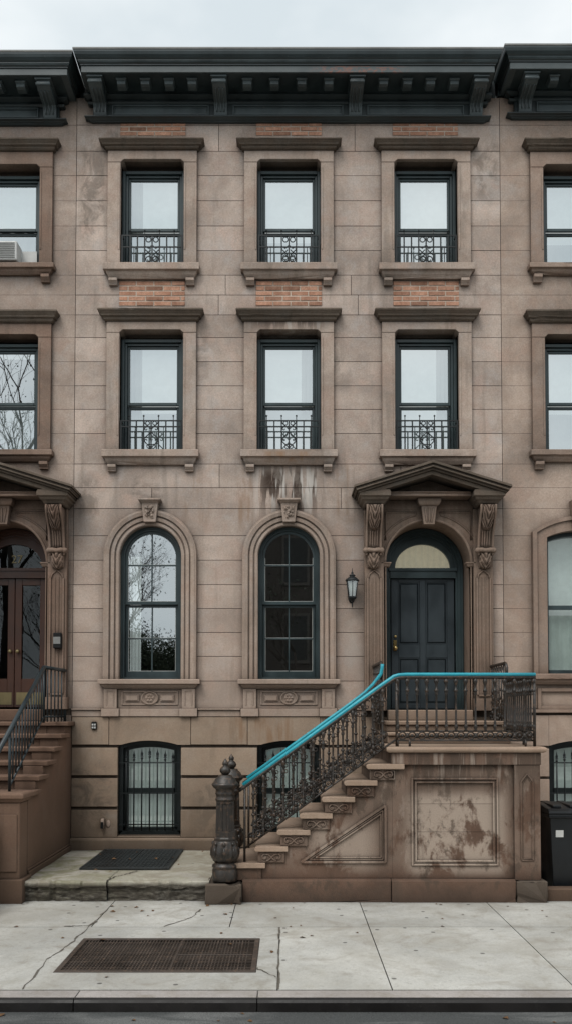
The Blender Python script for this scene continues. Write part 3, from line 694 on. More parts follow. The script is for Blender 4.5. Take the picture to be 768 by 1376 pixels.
def cornice(house, x0, x1, dz, M_c, brs, mods, proj=.6, el=0.0, er=0.0):
    """wooden bracketed cornice; x0/x1 extents of frieze base"""
    mb = MB(); z = lambda v: v + dz
    mb.crown(x0 + .06, x1 - .06, [(.02, z(10.662)), (.04, z(10.668)), (.045, z(10.677)), (.065, z(10.68)), (.075, z(10.688)), (.115, z(10.696)), (.115, z(10.709)), (.06, z(10.712))], yb=.02)
    mb.box(x0 + .06, x1 - .06, -.06, .02, z(10.712), z(11.03))
    mb.crown(x0 + .06, x1 - .06, [(.055, z(10.90)), (.07, z(10.905)), (.085, z(10.93)), (.075, z(10.94)), (.06, z(10.945))], yb=.02)
    mb.crown(x0 + .06, x1 - .06, [(.061, z(10.97)), (.13, z(11.0)), (.13, z(11.03))], yb=.02)
    xe0, xe1 = x0 + .02, x1 - .02
    p1 = proj - .09
    mb.crown(xe0 + proj - .05 - el, xe1 - proj + .05 + er, [(p1 - .02, z(11.03)), (p1 - .02, z(11.034))], yb=.02)
    co = mb.build('cornice', M_c, house, .004)
    fa = MB(); fa.crown(xe0 - .03 - el, xe1 + .03 + er, [(0.0, z(11.034)), (0.0, z(11.125))], yb=.02, yf=-p1); fa.build('fascia', M['fascia'], co, .004)
    cy = MB(); cy.crown(xe0 - .03 - el, xe1 + .03 + er, [(0.0, z(11.126)), (.012, z(11.13)), (.012, z(11.145)), (.03, z(11.155)), (.04, z(11.175)), (.035, z(11.195)), (.05, z(11.205)), (.075, z(11.235)), (.088, z(11.27)), (.09, z(11.292))], yb=.02, yf=-p1)
    cy.build('crown_moulding', M_c, co)
    ed = MB(); ed.crown(xe0 - .03 - el, xe1 + .03 + er, [(.092, z(11.292)), (.097, z(11.297)), (.097, z(11.318)), (.08, z(11.325))], yb=6.0, yf=-p1); ed.build('roof_edge', M['cornice_edge'], co)
    pa = MB(); pa.box(x0 - .15, x1 + .15, .05, .28, z(11.06), z(11.60)); pa.build('parapet', M_c, co)
    for x in brs:
        b = MB()
        prof = [(-.06, 10.716), (-.10, 10.72), (-.115, 10.76), (-.125, 10.82), (-.15, 10.865), (-.22, 10.885), (-.38, 10.905), (-.44, 10.93), (-.455, 10.965), (-.455, 11.0), (-.06, 11.0)]
        b.prism_x([(y, z(q)) for y, q in prof], x - .092, x + .092)
        b.crown(x - .092, x + .092, [(.0, z(11.0)), (.02, z(11.005)), (.02, z(11.028))], yb=-.06, yf=-.46)
        for dx in (-.05, 0, .05): b.tube([(x + dx, y - .006, z(q)) for y, q in prof[2:7]], .014, 6)
        b.tube([(x - .10, -.445, z(10.955)), (x + .10, -.445, z(10.955))], .024, 8)
        b.build('bracket', M['frieze'], co, .003)
    for x in mods:
        b = MB(); b.prism_x([(-.25, z(11.0)), (-.262, z(10.955)), (-.29, z(10.935)), (-.36, z(10.937)), (-.40, z(10.95)), (-.405, z(10.965)), (-.405, z(11.0))], x - .06, x + .06)
        b.crown(x - .06, x + .06, [(.0, z(11.0)), (.015, z(11.01)), (.015, z(11.028))], yb=-.24, yf=-.41); b.build('modillion', M['frieze'], co, .003)
    xs = sorted(brs)
    for a, b_ in zip(xs, xs[1:]):
        pm = MB(); sash_rect(pm, a + .17, b_ - .17, z(10.735), z(10.885), .020, -.088, -.058); sash_rect(pm, a + .195, b_ - .195, z(10.757), z(10.863), .012, -.074, -.058); pm.box(a + .207, b_ - .207, -.064, -.058, z(10.769), z(10.851)); pm.build('frieze_panel', M['frieze'], co, .003)
    return co

def acanthus(mb, cx, zt, zb, y_of, w, amp=.03, ribs=5):
    """leaf sheet hanging down a console face: lobed edge, ribs fanning from the midrib"""
    def fn(u, v):
        z = zt + (zb - zt) * v; q = u * 2 - 1
        lob = 1 - .16 * abs(math.sin(v * PI * 3.5)) - .5 * max(0, v - .72) / .28
        x = cx + q * w * lob
        rib = abs(math.sin((abs(q) * 1.2 + v * 1.6) * PI * ribs / 2))
        h = amp * (.25 + .75 * rib * (1 - .35 * abs(q))) + .02 * math.exp(-(q / .12) ** 2) + amp * .8 * math.sin(v * PI) * (1 - q * q) + amp * 1.2 * max(0, v - .6)
        if abs(q) > .97 or v > .985: h = -.01
        return (x, y_of(z) - h, z)
    mb.sheet(fn, 30, 26)

def portal(house, cx, mats, detail=True, door='slate', zfloor=2.18):
    """pedimented door surround with consoles, arched opening, door set back"""
    P = MB(); mt = mats['portal']; zs = 4.27; r = .595
    # outer piers and pilasters
    for sg in (-1, 1):
        X = lambda a: cx + sg * a
        P.box(*sorted((X(.635), X(.905))), -.10, .02, zfloor, 5.03)
        P.box(*sorted((X(.62), X(.925))), -.125, .02, zfloor, zfloor + .17)
        for q in ((.665, .69), (.85, .875)): P.box(*sorted((X(q[0]), X(q[1]))), -.122, -.098, zfloor + .22, 4.05)
        P.box(*sorted((X(.69), X(.85))), -.122, -.098, zfloor + .2, zfloor + .225)
        P.tube([(X(.69), -.108, 4.05), (X(.70), -.108, 4.10), (X(.77), -.108, 4.16), (X(.84), -.108, 4.10), (X(.85), -.108, 4.05)], .013, 6)
        for q in (.745, .795): P.box(*sorted((X(q - .006), X(q + .006))), -.112, -.098, zfloor + .24, 4.06)
        P.box(*sorted((X(r - .0), X(.635))), -.07, .02, zfloor, zs)          # inner strip
    # wall panel above the arch
    n = 36; xs = [cx - .635 + 1.27 * i / n for i in range(n + 1)]
    arch_piece(P, (cx - .635, cx + .635, zs, 5.03), (cx, zs, r + .06, r + .06), -.05, .02)
    P.sweep_arch(cx, zs, zfloor, [(r, .44), (r, -.055), (r + .01, -.07), (r + .035, -.07), (r + .045, -.055), (r + .065, -.055), (r + .065, .02)], n=36)
    P.box(cx - .635, cx + .635, -.06, .02, 5.03, 5.16)
    sur = P.build('door_surround', mt, house, .004)
    for sg in (-1, 1):     # spandrel mouldings
        s = MB(); X = lambda a: cx + sg * a
        pts = [(X(.17), -.055, 4.99), (X(.60), -.055, 4.99), (X(.60), -.055, 4.60)]
        arc = [(X(.745 * math.sin(t)), -.055, zs + .70 * math.cos(t)) for t in [1.05 - .8 * i / 10 for i in range(11)]]
        s.tube(pts + arc + [pts[0]], .011, 6); s.build('spandrel_moulding', mt, sur)
        im = MB(); im.crown(*sorted((X(r - .04), X(r + .045))), [(0, zs - .06), (.012, zs - .045), (.02, zs - .02), (.03, zs - .012), (.03, zs + .006)], yb=.03, yf=-.07); im.build('impost', mt, sur, .003)
    k = MB(); k.prism([(cx - .075, 4.80), (cx + .075, 4.80), (cx + .11, 5.06), (cx - .11, 5.06)], -.16, -.04)
    k.crown(cx - .12, cx + .12, [(0, 5.06), (.02, 5.075), (.04, 5.11), (.045, 5.158)], yb=-.04, yf=-.17)
    for dx in (-.04, 0, .04): k.tube([(cx + dx * .8, -.163, 4.83), (cx + dx * 1.5, -.163, 5.03)], .014, 6)
    k.build('keystone', mt, sur, .004)
    # consoles
    for sg in (-1, 1):
        xm = cx + sg * .785; c = MB()
        prof = [(-.10, 4.20), (-.12, 4.19), (-.15, 4.25), (-.165, 4.36), (-.155, 4.42), (-.17, 4.52), (-.20, 4.66), (-.27, 4.80), (-.34, 4.90), (-.37, 4.97), (-.365, 5.03), (-.10, 5.03)]
        c.prism_x(prof, xm - .085, xm + .085)
        for e in (-1, 1):     # rope edges along the sides
            c.tube([(xm + e * .098, y - .012, z) for y, z in prof[3:11]], .02, 6)
        cs = c.build('console', mt, sur, .004)
        def yo(z):
            for (y0, z0), (y1, z1) in zip(prof[1:11], prof[2:11]):
                if z0 <= z <= z1: return y0 + (y1 - y0) * (z - z0) / (z1 - z0 + 1e-9)
            return prof[1][0] if z < 4.3 else prof[10][0]
        a = MB(); acanthus(a, xm, 5.02, 4.70, yo, .09, .05, 4); acanthus(a, xm, 4.40, 4.17, yo, .088, .042, 3)
        for dx in (-.05, -.018, .018, .05): a.tube([(xm + dx, yo(z) - .004, z) for z in (4.45, 4.52, 4.6, 4.66, 4.70)], .012, 6)
        a.tube([(xm - .115, -.185, 4.425), (xm - .06, -.195, 4.43), (xm, -.19, 4.42), (xm + .06, -.195, 4.43), (xm + .115, -.185, 4.425)], .035, 10)
        for e in (-1, 1): a.ball((xm + e * .11, -.185, 4.425), .042)
        a.build('acanthus_leaf', mt, cs)
        bk = MB(); bk.crown(xm - .12, xm + .12, [(.0, 5.03), (.015, 5.045), (.03, 5.07), (.06, 5.095), (.07, 5.12), (.095, 5.135), (.095, 5.195), (.085, 5.205), (.085, 5.222)], yb=.02, yf=-.36)
        bk.build('entablature_block', mats['hood2'], sur, .004)
    fz = MB(); fz.box(cx - .57, cx + .57, -.30, .02, 5.165, 5.205); fz.crown(cx - .56, cx + .56, [(-.02, 5.205), (.0, 5.21), (.0, 5.222)], yb=.02, yf=-.32); fz.build('lintel_band', mt, sur, .004)
    # raking pediment
    pd = MB(); za, zt = 5.60, 5.265; hx = 1.075
    slope = (za - zt) / hx
    def chev(off0, off1, hw, y):
        A = [(cx - hw, za - off0 - slope * hw), (cx, za - off0), (cx + hw, za - off0 - slope * hw), (cx + hw, za - off1 - slope * hw), (cx, za - off1), (cx - hw, za - off1 - slope * hw)]
        pd.prism(A, y, .02)
    chev(0, .035, 1.075, -.53); chev(.036, .062, 1.055, -.50); chev(.063, .085, 1.045, -.515); chev(.086, .115, 1.015, -.475); chev(.116, .175, .94, -.44)
    ped = pd.build('pediment', mats['hood2'], sur, .004)
    ty = MB(); ty.prism([(cx - .95, 5.225), (cx + .95, 5.225), (cx + .9, 5.25), (cx, 5.43), (cx - .9, 5.25)], -.12, .02); ty.build('tympanum', mt, sur)
    # timber frame and door set back in the opening
    yd = .40; rf = r - .01
    fr = MB()
    fr.sweep_arch(cx, zs, zfloor, [(rf, yd + .12), (rf, yd), (rf - .03, yd), (rf - .035, yd + .02), (rf - .075, yd + .02), (rf - .08, yd + .035), (rf - .105, yd + .035), (rf - .105, yd + .12)], closed=True)
    fm = {'slate': M['door'], 'wood': M['wood']}[door]; fmat = M['door'] if door == 'slate' else M['wood']
    hin = rf - .105
    fr.box(cx - hin, cx + hin, yd + .015, yd + .12, 4.13, 4.27); fr.box(cx - hin - .02, cx + hin + .02, yd - .005, yd + .05, 4.235, 4.275)
    dr = fr.build('door_frame', M['frame'] if door == 'slate' else M['wood'], house)
    # crescent head inside the arch, leaving the fanlight glass
    fg = MB(); nn = 30; ri = .405; zi = zs + .012
    for i in range(nn):
        a0, a1 = PI * i / nn, PI * (i + 1) / nn
        o0 = (cx + (hin + .01) * math.cos(a0), zs + (hin + .01) * math.sin(a0)); o1 = (cx + (hin + .01) * math.cos(a1), zs + (hin + .01) * math.sin(a1))
        i0 = (cx + ri * math.cos(a0), zi + ri * .87 * math.sin(a0)); i1 = (cx + ri * math.cos(a1), zi + ri * .87 * math.sin(a1))
        fg.face([fg.v(o0[0], yd + .05, o0[1]), fg.v(o1[0], yd + .05, o1[1]), fg.v(i1[0], yd + .05, i1[1]), fg.v(i0[0], yd + .05, i0[1])])
        fg.face([fg.v(i0[0], yd + .05, i0[1]), fg.v(i1[0], yd + .05, i1[1]), fg.v(i1[0], yd + .1, i1[1]), fg.v(i0[0], yd + .1, i0[1])])
    fg.build('fanlight_frame', M['frame'] if door == 'slate' else M['wood'], dr)
    g = MB(); g.face([g.v(cx + ri * math.cos(PI * i / nn), yd + .08, zi + ri * .87 * math.sin(PI * i / nn)) for i in range(nn + 1)]); g.build('fanlight_glass', M['glass_low'] if door == 'slate' else M['glass_dark'], dr)
    if door == 'slate':
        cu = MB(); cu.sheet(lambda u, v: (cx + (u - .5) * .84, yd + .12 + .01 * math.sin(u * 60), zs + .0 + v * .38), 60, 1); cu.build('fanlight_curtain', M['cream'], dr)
        dl = MB(); hd = .465; y0 = yd + .06
        st = .105; zt_, zb_ = 4.128, zfloor + .03
        zz = [FZ(782, .45), FZ(866, .45), FZ(884, .45), FZ(946, .45)]
        # stiles and rails with sunk panels
        for (a, b) in ((-hd, -hd + st), (-.045, .045), (hd - st, hd)): dl.box(cx + a, cx + b, y0, y0 + .05, zb_, zt_)
        for (a, b) in ((-hd + st, -.045), (.045, hd - st)):
            for (c0, c1) in ((zb_, zz[3]), (zz[2], zz[1]), (zz[0], zt_)): dl.box(cx + a, cx + b, y0, y0 + .05, min(c0, c1), max(c0, c1))
        d = dl.build('door', M['door'], house, .004)
        for (a, b) in ((-hd + st, -.045), (.045, hd - st)):
            for (c0, c1) in ((zz[3], zz[2]), (zz[1], zz[0])):
                p = MB(); xa, xb = cx + a, cx + b
                p.box(xa, xb, y0 + .03, y0 + .05, c0, c1)
                sash_rect(p, xa + .004, xb - .004, c0 + .004, c1 - .004, .014, y0 + .008, y0 + .03)
                i_ = .04; V = [(xa + .02, c0 + .02), (xb - .02, c0 + .02), (xb - .02, c1 - .02), (xa + .02, c1 - .02)]; W = [(xa + i_, c0 + i_), (xb - i_, c0 + i_), (xb - i_, c1 - i_), (xa + i_, c1 - i_)]
                va = [p.v(x, y0 + .029, z) for x, z in V]; vb = [p.v(x, y0 + .012, z) for x, z in W]
                for q in range(4): p.face([va[q], va[(q + 1) % 4], vb[(q + 1) % 4], vb[q]])
                p.face(vb); p.build('door_panel', M['door'], d)
        hx_ = cx - hd + .055; hz = FZ(868, .45)
        h = MB(); h.box(hx_ - .026, hx_ + .026, y0 - .008, y0, hz - .07, hz + .09); h.build('handle_plate', M['brass'], d, .006)
        h = MB(); h.lathe([(.012, 0), (.012, .02), (.03, .035), (.034, .055), (.024, .07), (.001, .074)], (0, 0, 0), 14)
        bmesh.ops.transform(h.bm, matrix=Matrix.Translation((hx_, y0 - .006, hz - .035)) @ Matrix.Rotation(PI / 2, 4, 'X'), verts=h.bm.verts[:]); h.build('door_knob', M['brass'], d)
        h = MB(); h.lathe([(.02, 0), (.02, .015), (.012, .02), (.001, .02)], (0, 0, 0), 14)
        bmesh.ops.transform(h.bm, matrix=Matrix.Translation((hx_ + .005, y0, hz + .14)) @ Matrix.Rotation(PI / 2, 4, 'X'), verts=h.bm.verts[:]); h.build('door_lock', M['brass'], d)
    else:
        y0 = yd + .06; zt_, zb_ = 4.128, zfloor + .03
        for sg in (-1, 1):
            xa, xb = sorted((cx + sg * .004, cx + sg * .468))
            dl = MB(); sash_rect(dl, xa, xb, zb_, zt_, .10, y0, y0 + .05, .42); d = dl.build('door', M['wood'], house, .004)
            g = MB(); g.face([g.v(x, y0 + .03, z) for x, z in ((xa + .09, zb_ + .4), (xb - .09, zb_ + .4), (xb - .09, zt_ - .09), (xa + .09, zt_ - .09))]); g.build('glass_pane', M['glass_dark'], d)
            kp = MB(); kp.box(xa + .03, xb - .03, y0 - .006, y0, zb_ + .04, zb_ + .22); kp.build('kick_plate', M['brass_dull'], d)
            hx_ = cx + sg * .055
            h = MB(); h.lathe([(.012, 0), (.012, .02), (.032, .035), (.036, .055), (.024, .07), (.001, .074)], (0, 0, 0), 14)
            bmesh.ops.transform(h.bm, matrix=Matrix.Translation((hx_, y0 - .002, 3.05)) @ Matrix.Scale(.8, 4) @ Matrix.Rotation(PI / 2, 4, 'X'), verts=h.bm.verts[:]); h.build('door_knob', M['brass_dull'], d)
    return sur

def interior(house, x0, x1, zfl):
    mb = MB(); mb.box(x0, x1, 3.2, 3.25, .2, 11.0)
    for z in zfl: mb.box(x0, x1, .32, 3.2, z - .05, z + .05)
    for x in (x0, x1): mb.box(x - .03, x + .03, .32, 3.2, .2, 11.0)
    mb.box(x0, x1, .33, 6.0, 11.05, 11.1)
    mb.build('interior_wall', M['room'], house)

# ------------------------------------------------------------------ centre house
Z_TOP = [8.306, 8.66, 9.02, 9.39, 9.76, 10.12, 10.48, 10.645, 11.05]
COURSE = [2.212, 2.6, 2.95, 3.29, 3.63, 3.97, 4.32, 4.67, 5.06, 5.36, 5.70, 6.14, 6.49, 6.83, 7.18, 7.53, 7.86, 8.15, 8.44, 8.80, 9.16, 9.53, 9.90, 10.26, 10.645, 11.05]
CX = (-1.95, 0.01, 1.975)
def centre_house():
    h = empty('brownstone_house', (0, 0, .2), 'grey brown rowhouse standing in the middle, with slate blue door and arched parlour windows', 'house')
    mats = {'trim': M['trim'], 'hood': M['hood'], 'portal': M['portal'], 'hood2': M['hood']}
    holes = []; circ = []; bholes = []; bcirc = []
    for cx in CX:
        holes += [(cx - .55, cx + .55, 8.50, 10.15), (cx - .55, cx + .55, 5.80, 7.65)]
        bholes += [(cx - .455, cx + .455, 8.56, 10.11), (cx - .455, cx + .455, 5.87, 7.63)]
        holes += [(cx - .47, cx + .47, 7.985, 8.36), (cx - .47, cx + .47, 10.50, 10.65)]
    for cx in CX[:2]:
        holes.append((cx - .55, cx + .55, 2.55, 4.373)); circ.append((cx, 4.373, .55, .55, 4.373))
        bholes.append((cx - .44, cx + .44, 2.60, 4.373)); bcirc.append((cx, 4.373, .44, .44, 4.373))
    holes.append((CX[2] - .75, CX[2] + .75, 2.0, 5.02)); bholes.append((CX[2] - .6, CX[2] + .6, 2.1, 4.9))
    def vj(i, za, zb):
        zc = (za + zb) / 2
        if 5.06 < zc < 5.36: return [-1.94, .75]
        if 5.36 < zc < 5.70: return [-.98, 1.6]
        if 7.86 < zc < 8.15: return [-1.0, 1.0]
        if 8.15 < zc < 8.44: return [-.9, .9]
        if zc > 10.26: return [-1.0, .96]
        return []
    w = MB(); blocks(w, -3.05, 3.05, COURSE, vj, holes, circ); wall = w.build('wall', M['stone'], h)
    b = MB(); backing(b, -3.05, 3.05, .2, 11.05, bholes + [(cx - .445, cx + .445, .43, 1.69) for cx in CX[:2]], bcirc + [(cx, 1.76 - 1.346, 1.346, .445, 1.685) for cx in CX[:2]], .013, .30)
    b.build('joint_backing', M['joint'], h)
    # basement: rusticated courses
    bw = MB(); bz = [.40, .81, 1.25, 1.68, 2.096]
    def vb(i, za, zb): return [-2.52, -1.37, -.57, .45, 1.0] if i == 3 else []
    bh = [(cx - .445, cx + .445, .42, 1.69) for cx in CX[:2]]; bc = [(cx, 1.76 - 1.346, 1.346, .445, 1.685) for cx in CX[:2]]
    for i, (a, c) in enumerate(zip(bz, bz[1:])):
        zz = [a + (.0 if i == 0 else .018), c - (.018 if i < 3 else .0)]
        blocks(bw, -3.05, 3.05, zz, lambda k, p, q: vb(i, p, q), bh, bc, yf=-.03, depth=.06, gap=.003, var=.08)
    bw.build('basement_wall', M['base'], h, .006)
    bs = MB(); bs.box(-3.05, 3.05, -.085, .02, .2, .375); bs.prism_x([(.0, .376), (-.085, .376), (-.04, .40), (.0, .40)], -3.05, 3.05); bs.build('base_moulding', M['base'], h, .006)
    for (a, b_) in ((-3.05, CX[0] - .68), (CX[0] + .68, CX[1] - .68), (CX[1] + .68, 1.06)):
        sc_ = MB(); sc_.crown(a, b_, [(0, 2.098), (0.0, 2.19)], yb=.02, yf=-.035); sc_.box(a, b_, -.06, .02, 2.19, 2.212)
        sc_.build('string_course', M['trim'], h, .005)
    for i, cx in enumerate(CX):
        rect_window(h, cx, 8.567, 10.064, FZ(201.5, -.06), FZ(184, -.165), FZ(372, -.10), FZ(382, -.07), mats, FZ(300), (.52, .60, .50)[i], (-1, 0, 0)[i])
        rect_window(h, cx, 5.877, 7.579, FZ(431.5, -.06), FZ(413, -.165), FZ(623, -.10), FZ(633, -.07), mats, FZ(537), (.56, .50, .62)[i], (-1, 1, 1)[i])
        window_guard(h, cx, FZ(317.5), FZ(333), FZ(356), 1)
        window_guard(h, cx, FZ(566), FZ(574), FZ(605), 2)
        brick_panel(h, cx, 7.985, 8.355); brick_panel(h, cx, FZ(183), FZ(164))
    for i, cx in enumerate(CX[:2]):
        arched_window(h, cx, mats, i + 1); basement_window(h, cx)
    portal(h, CX[2], mats)
    bx = [F(p, 100, -.45)[0] for p in (127.5, 294, 479.5, 646)]; mx = [F(p, 105, -.41)[0] for p in (163, 195, 227, 258, 332, 368.5, 405, 441.5, 514.7, 547, 578, 610)]
    cornice(h, -2.86, 2.85, 0, M['cornice'], bx, mx)
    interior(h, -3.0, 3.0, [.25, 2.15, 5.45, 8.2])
    return h
house_c = centre_house()

# ------------------------------------------------------------------ neighbours
def neighbour(name, label, x0, x1, cols, side):
    h = empty(name, ((x0 + x1) / 2, 0, .2), label, 'house')
    st, tr = (M['stone_left'], M['trim_left']) if side < 0 else (M['stone_right'], M['trim_right'])
    mats = {'trim': tr, 'hood': M['hood'], 'portal': tr, 'hood2': M['hood']}
    holes, bholes, circ, bcirc = [], [], [], []
    for cx in cols:
        holes += [(cx - .55, cx + .55, 8.50, 10.1), (cx - .55, cx + .55, 5.80, 7.6)]; bholes += [(cx - .455, cx + .455, 8.56, 10.05), (cx - .455, cx + .455, 5.87, 7.6)]
    if side < 0:
        d = cols[0]; holes.append((d - .75, d + .75, 1.9, 5.02)); bholes.append((d - .6, d + .6, 2.0, 4.9))
    else:
        for cx in cols:
            holes.append((cx - .52, cx + .52, 2.66, 4.75)); bholes.append((cx - .46, cx + .46, 2.68, 4.8))
            bholes.append((cx - .445, cx + .445, .43, 1.69)); bcirc.append((cx, 1.76 - 1.346, 1.346, .445, 1.685))
    w = MB(); blocks(w, x0, x1, COURSE, lambda i, a, b: [(x0 + x1) / 2] if i % 3 == 0 else [], holes, circ, var=.035, gap=.002); w.build('wall', st, h)
    b = MB(); backing(b, x0, x1, .1, 11.05, bholes, bcirc, .013, .30); b.build('joint_backing', M['joint'], h)
    bw = MB(); bz = [.1, .81, 1.25, 1.68, 2.15]
    bh = [(cx - .445, cx + .445, .42, 1.69) for cx in cols] if side > 0 else []; bc = [(cx, 1.76 - 1.346, 1.346, .445, 1.685) for cx in cols] if side > 0 else []
    for i, (a, c) in enumerate(zip(bz, bz[1:])):
        blocks(bw, x0, x1, [a, c - .03], lambda k, p, q: [], bh, bc, yf=-.025, depth=.05, gap=.003, var=.05)
    bw.build('basement_wall', st, h, .006)
    for k, cx in enumerate(cols):
        rect_window(h, cx, 8.567, 9.99, FZ(203, -.06), FZ(184, -.165), 8.42, 8.31, mats, FZ(300), .45 if side < 0 else .6)
        rect_window(h, cx, 5.877, 7.51, FZ(434, -.06), FZ(415, -.165), 5.72, 5.61, mats, FZ(537), .05 if side < 0 else .55)
    if side < 0:
        portal(h, cols[0], mats, door='wood', zfloor=2.2)
    else:
        for cx in cols:
            fr = MB(); zb, zt = 2.70, 4.74; hw = .455; rise = .10; RR = (hw * hw + rise * rise) / (2 * rise)
            def arcp(hh, dz, n=14): return [(cx - hh + 2 * hh * i / n, zt - RR + dz + math.sqrt(RR * RR - (-hh + 2 * hh * i / n) ** 2)) for i in range(n + 1)]
            def band(mb, ho, do, hi, di, zo, zi, y0, y1):
                o_ = [(cx - ho, zo)] + arcp(ho, do) + [(cx + ho, zo)]; i_ = [(cx - hi, zi)] + arcp(hi, di) + [(cx + hi, zi)]
                for p0, p1, q0, q1 in zip(o_, o_[1:], i_, i_[1:]):
                    mb.face([mb.v(p0[0], y0, p0[1]), mb.v(p1[0], y0, p1[1]), mb.v(q1[0], y0, q1[1]), mb.v(q0[0], y0, q0[1])])
                    mb.face([mb.v(q0[0], y0, q0[1]), mb.v(q1[0], y0, q1[1]), mb.v(q1[0], y1, q1[1]), mb.v(q0[0], y1, q0[1])])
                    mb.face([mb.v(p0[0], y0, p0[1]), mb.v(p1[0], y0, p1[1]), mb.v(p1[0], y1, p1[1]), mb.v(p0[0], y1, p0[1])])
            band(fr, hw, 0, hw - .06, -.06, zb, zb, .10, .22); fr.box(cx - hw, cx + hw, .10, .22, zb, zb + .06); zm = FZ(815); fr.box(cx - hw + .06, cx + hw - .06, .13, .18, zm - .03, zm + .03)
            win = fr.build('window', M['frame'], h)
            g = MB(); g.face([g.v(x, .16, z) for x, z in ((cx - .4, zb + .05), (cx + .4, zb + .05), (cx + .4, zt - .04), (cx - .4, zt - .04))]); g.build('glass_pane', M['glass_low'], win)
            s = MB(); s.box(cx - .4, cx + .4, .25, .255, zm - .1, zt); s.build('roller_shade', M['shade'], win)
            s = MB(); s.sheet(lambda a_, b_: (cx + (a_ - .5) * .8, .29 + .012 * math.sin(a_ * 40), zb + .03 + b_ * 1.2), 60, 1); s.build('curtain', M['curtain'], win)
            sr = MB(); band(sr, .665, .20, .455, 0, zb, zb, -.05, .12); band(sr, .66, .2, .60, .145, zb, zb, -.075, 0); sr.prism([(cx - .09, 4.75), (cx + .09, 4.75), (cx + .12, 5.16), (cx - .12, 5.16)], -.12, .02); sr.build('surround', tr, win, .004)
            sill(win, cx, 2.55, 2.70, .72, tr, .14)
            sh = MB(); sash_rect(sh, cx - .6, cx + .6, 2.2, 2.5, .05, -.04, .02); sh.build('apron', tr, win, .004)
            basement_window(h, cx)
        ba = MB(); ba.box(x0, x1, -.06, .02, 2.152, 2.2); ba.build('string_course', tr, h, .005)
    if side < 0: cornice(h, x0 - .5, x1 - .18, -.04, M['cornice'], [x1 - .36 - 1.3 * k for k in range(4)], [x1 - .36 - 1.3 * (k // 3) - .33 * (k % 3 + 1) for k in range(9)], er=.16)
    else: cornice(h, x0 + .14, x1 + .5, .05, M['cornice'], [x0 + .34 + 1.3 * k for k in range(4)], [x0 + .34 + 1.3 * (k // 3) + .33 * (k % 3 + 1) for k in range(9)], el=.11)
    interior(h, x0 + .05, x1 - .05, [.25, 2.15, 5.45, 8.2])
    return h
house_l = neighbour('brownstone_house', 'reddish rowhouse at the left edge, with brown double doors up its own stoop', -7.4, -3.052, (-4.02, -5.98), -1)
house_r = neighbour('brownstone_house', 'rosy brown rowhouse at the right edge, behind the black bin, no stoop in view', 3.052, 7.4, (4.115, 6.075), 1)

# house number on the left fanlight
cu = bpy.data.curves.new('house_number', 'FONT'); cu.body = '27'; cu.size = .17; cu.extrude = .003; cu.align_x = 'CENTER'
to = bpy.data.objects.new('tmp_text', cu); COL.objects.link(to)
dg = bpy.context.evaluated_depsgraph_get(); me = bpy.data.meshes.new_from_object(to.evaluated_get(dg)); bpy.data.objects.remove(to)
for v in me.vertices: v.co = Vector((v.co.x - 4.0, .47 - v.co.z, v.co.y + 4.36))
me.name = 'house_number'; no = bpy.data.objects.new('house_number', me); COL.objects.link(no); me.materials.append(M['brass_dull']); attach(no, house_l)

# air conditioner in the left neighbour's top window
ac = MB(); ac.box(-4.36, -3.86, -.12, .12, 8.60, 8.88); aco = ac.build('air_conditioner', M['white'], None, .02, 2)
tag(aco, 'white window air conditioner resting on the top left sill', 'air conditioner')
a2 = MB()
for i in range(9): a2.box(-4.33, -3.89, -.128, -.118, 8.63 + i * .026, 8.641 + i * .026)
a2.build('louvre', M['greyplastic'], aco)
a3 = MB(); a3.box(-3.858, -3.64, .10, .12, 8.62, 8.84); a3.build('side_panel', M['white'], aco)

# intercom
ic = MB(); x_, z_ = F(78, 860, -.13); ic.box(x_ - .055, x_ + .055, -.18, -.105, z_ - .12, z_ + .1); io = ic.build('intercom', M['black'], None, .01)
tag(io, 'small dark door intercom with pale middle beside the brown doors', 'intercom')
i2 = MB(); i2.box(x_ - .05, x_ + .05, -.187, -.178, z_ - .06, z_ + .04); i2.build('faceplate', M['greyplastic'], io, .004)

# ------------------------------------------------------------------ wall lantern
lx, lz = F(473, 790, -.2)
ln = empty('wall_lantern', (lx, 0, lz), 'dark wall lantern with frosted glass left of the slate blue door', 'lantern')
b = MB(); b.lathe([(.05, 0), (.05, .012), (.03, .02), (.001, .02)], (0, 0, 0), 14); bmesh.ops.transform(b.bm, matrix=Matrix.Translation((lx, .002, lz - .10)) @ Matrix.Rotation(PI / 2, 4, 'X') @ Matrix.Diagonal((1, 1.8, 1, 1)), verts=b.bm.verts[:]); b.build('wall_plate', M['guard'], ln)
b = MB(); b.tube([(lx, -.01, lz - .12), (lx, -.06, lz - .17), (lx, -.12, lz - .17), (lx, -.15, lz - .13)], .011, 8); b.build('arm', M['guard'], ln)
b = MB(); b.lathe([(.004, -.27), (.010, -.235), (.006, -.19), (.02, -.17), (.05, -.145), (.062, -.12), (.055, -.115)], (lx, -.15, lz), 12); b.build('base_cup', M['guard'], ln)
b = MB(); b.lathe([(.09, .10), (.098, .105), (.095, .12), (.055, .155), (.03, .165), (.045, .175), (.042, .19), (.012, .20), (.018, .215), (.006, .24), (.003, .285)], (lx, -.15, lz), 12); b.build('lantern_roof', M['guard'], ln)
b = MB(); b.lathe([(.054, -.113), (.083, .098)], (lx, -.15, lz), 6, smooth=False, rot=PI / 6); b.build('lantern_glass', M['lampglass'], ln)
b = MB(); b.lathe([(.035, -.10), (.05, .08)], (lx, -.15, lz), 12); b.build('inner_shade', M['bulb'], ln)
b = MB()
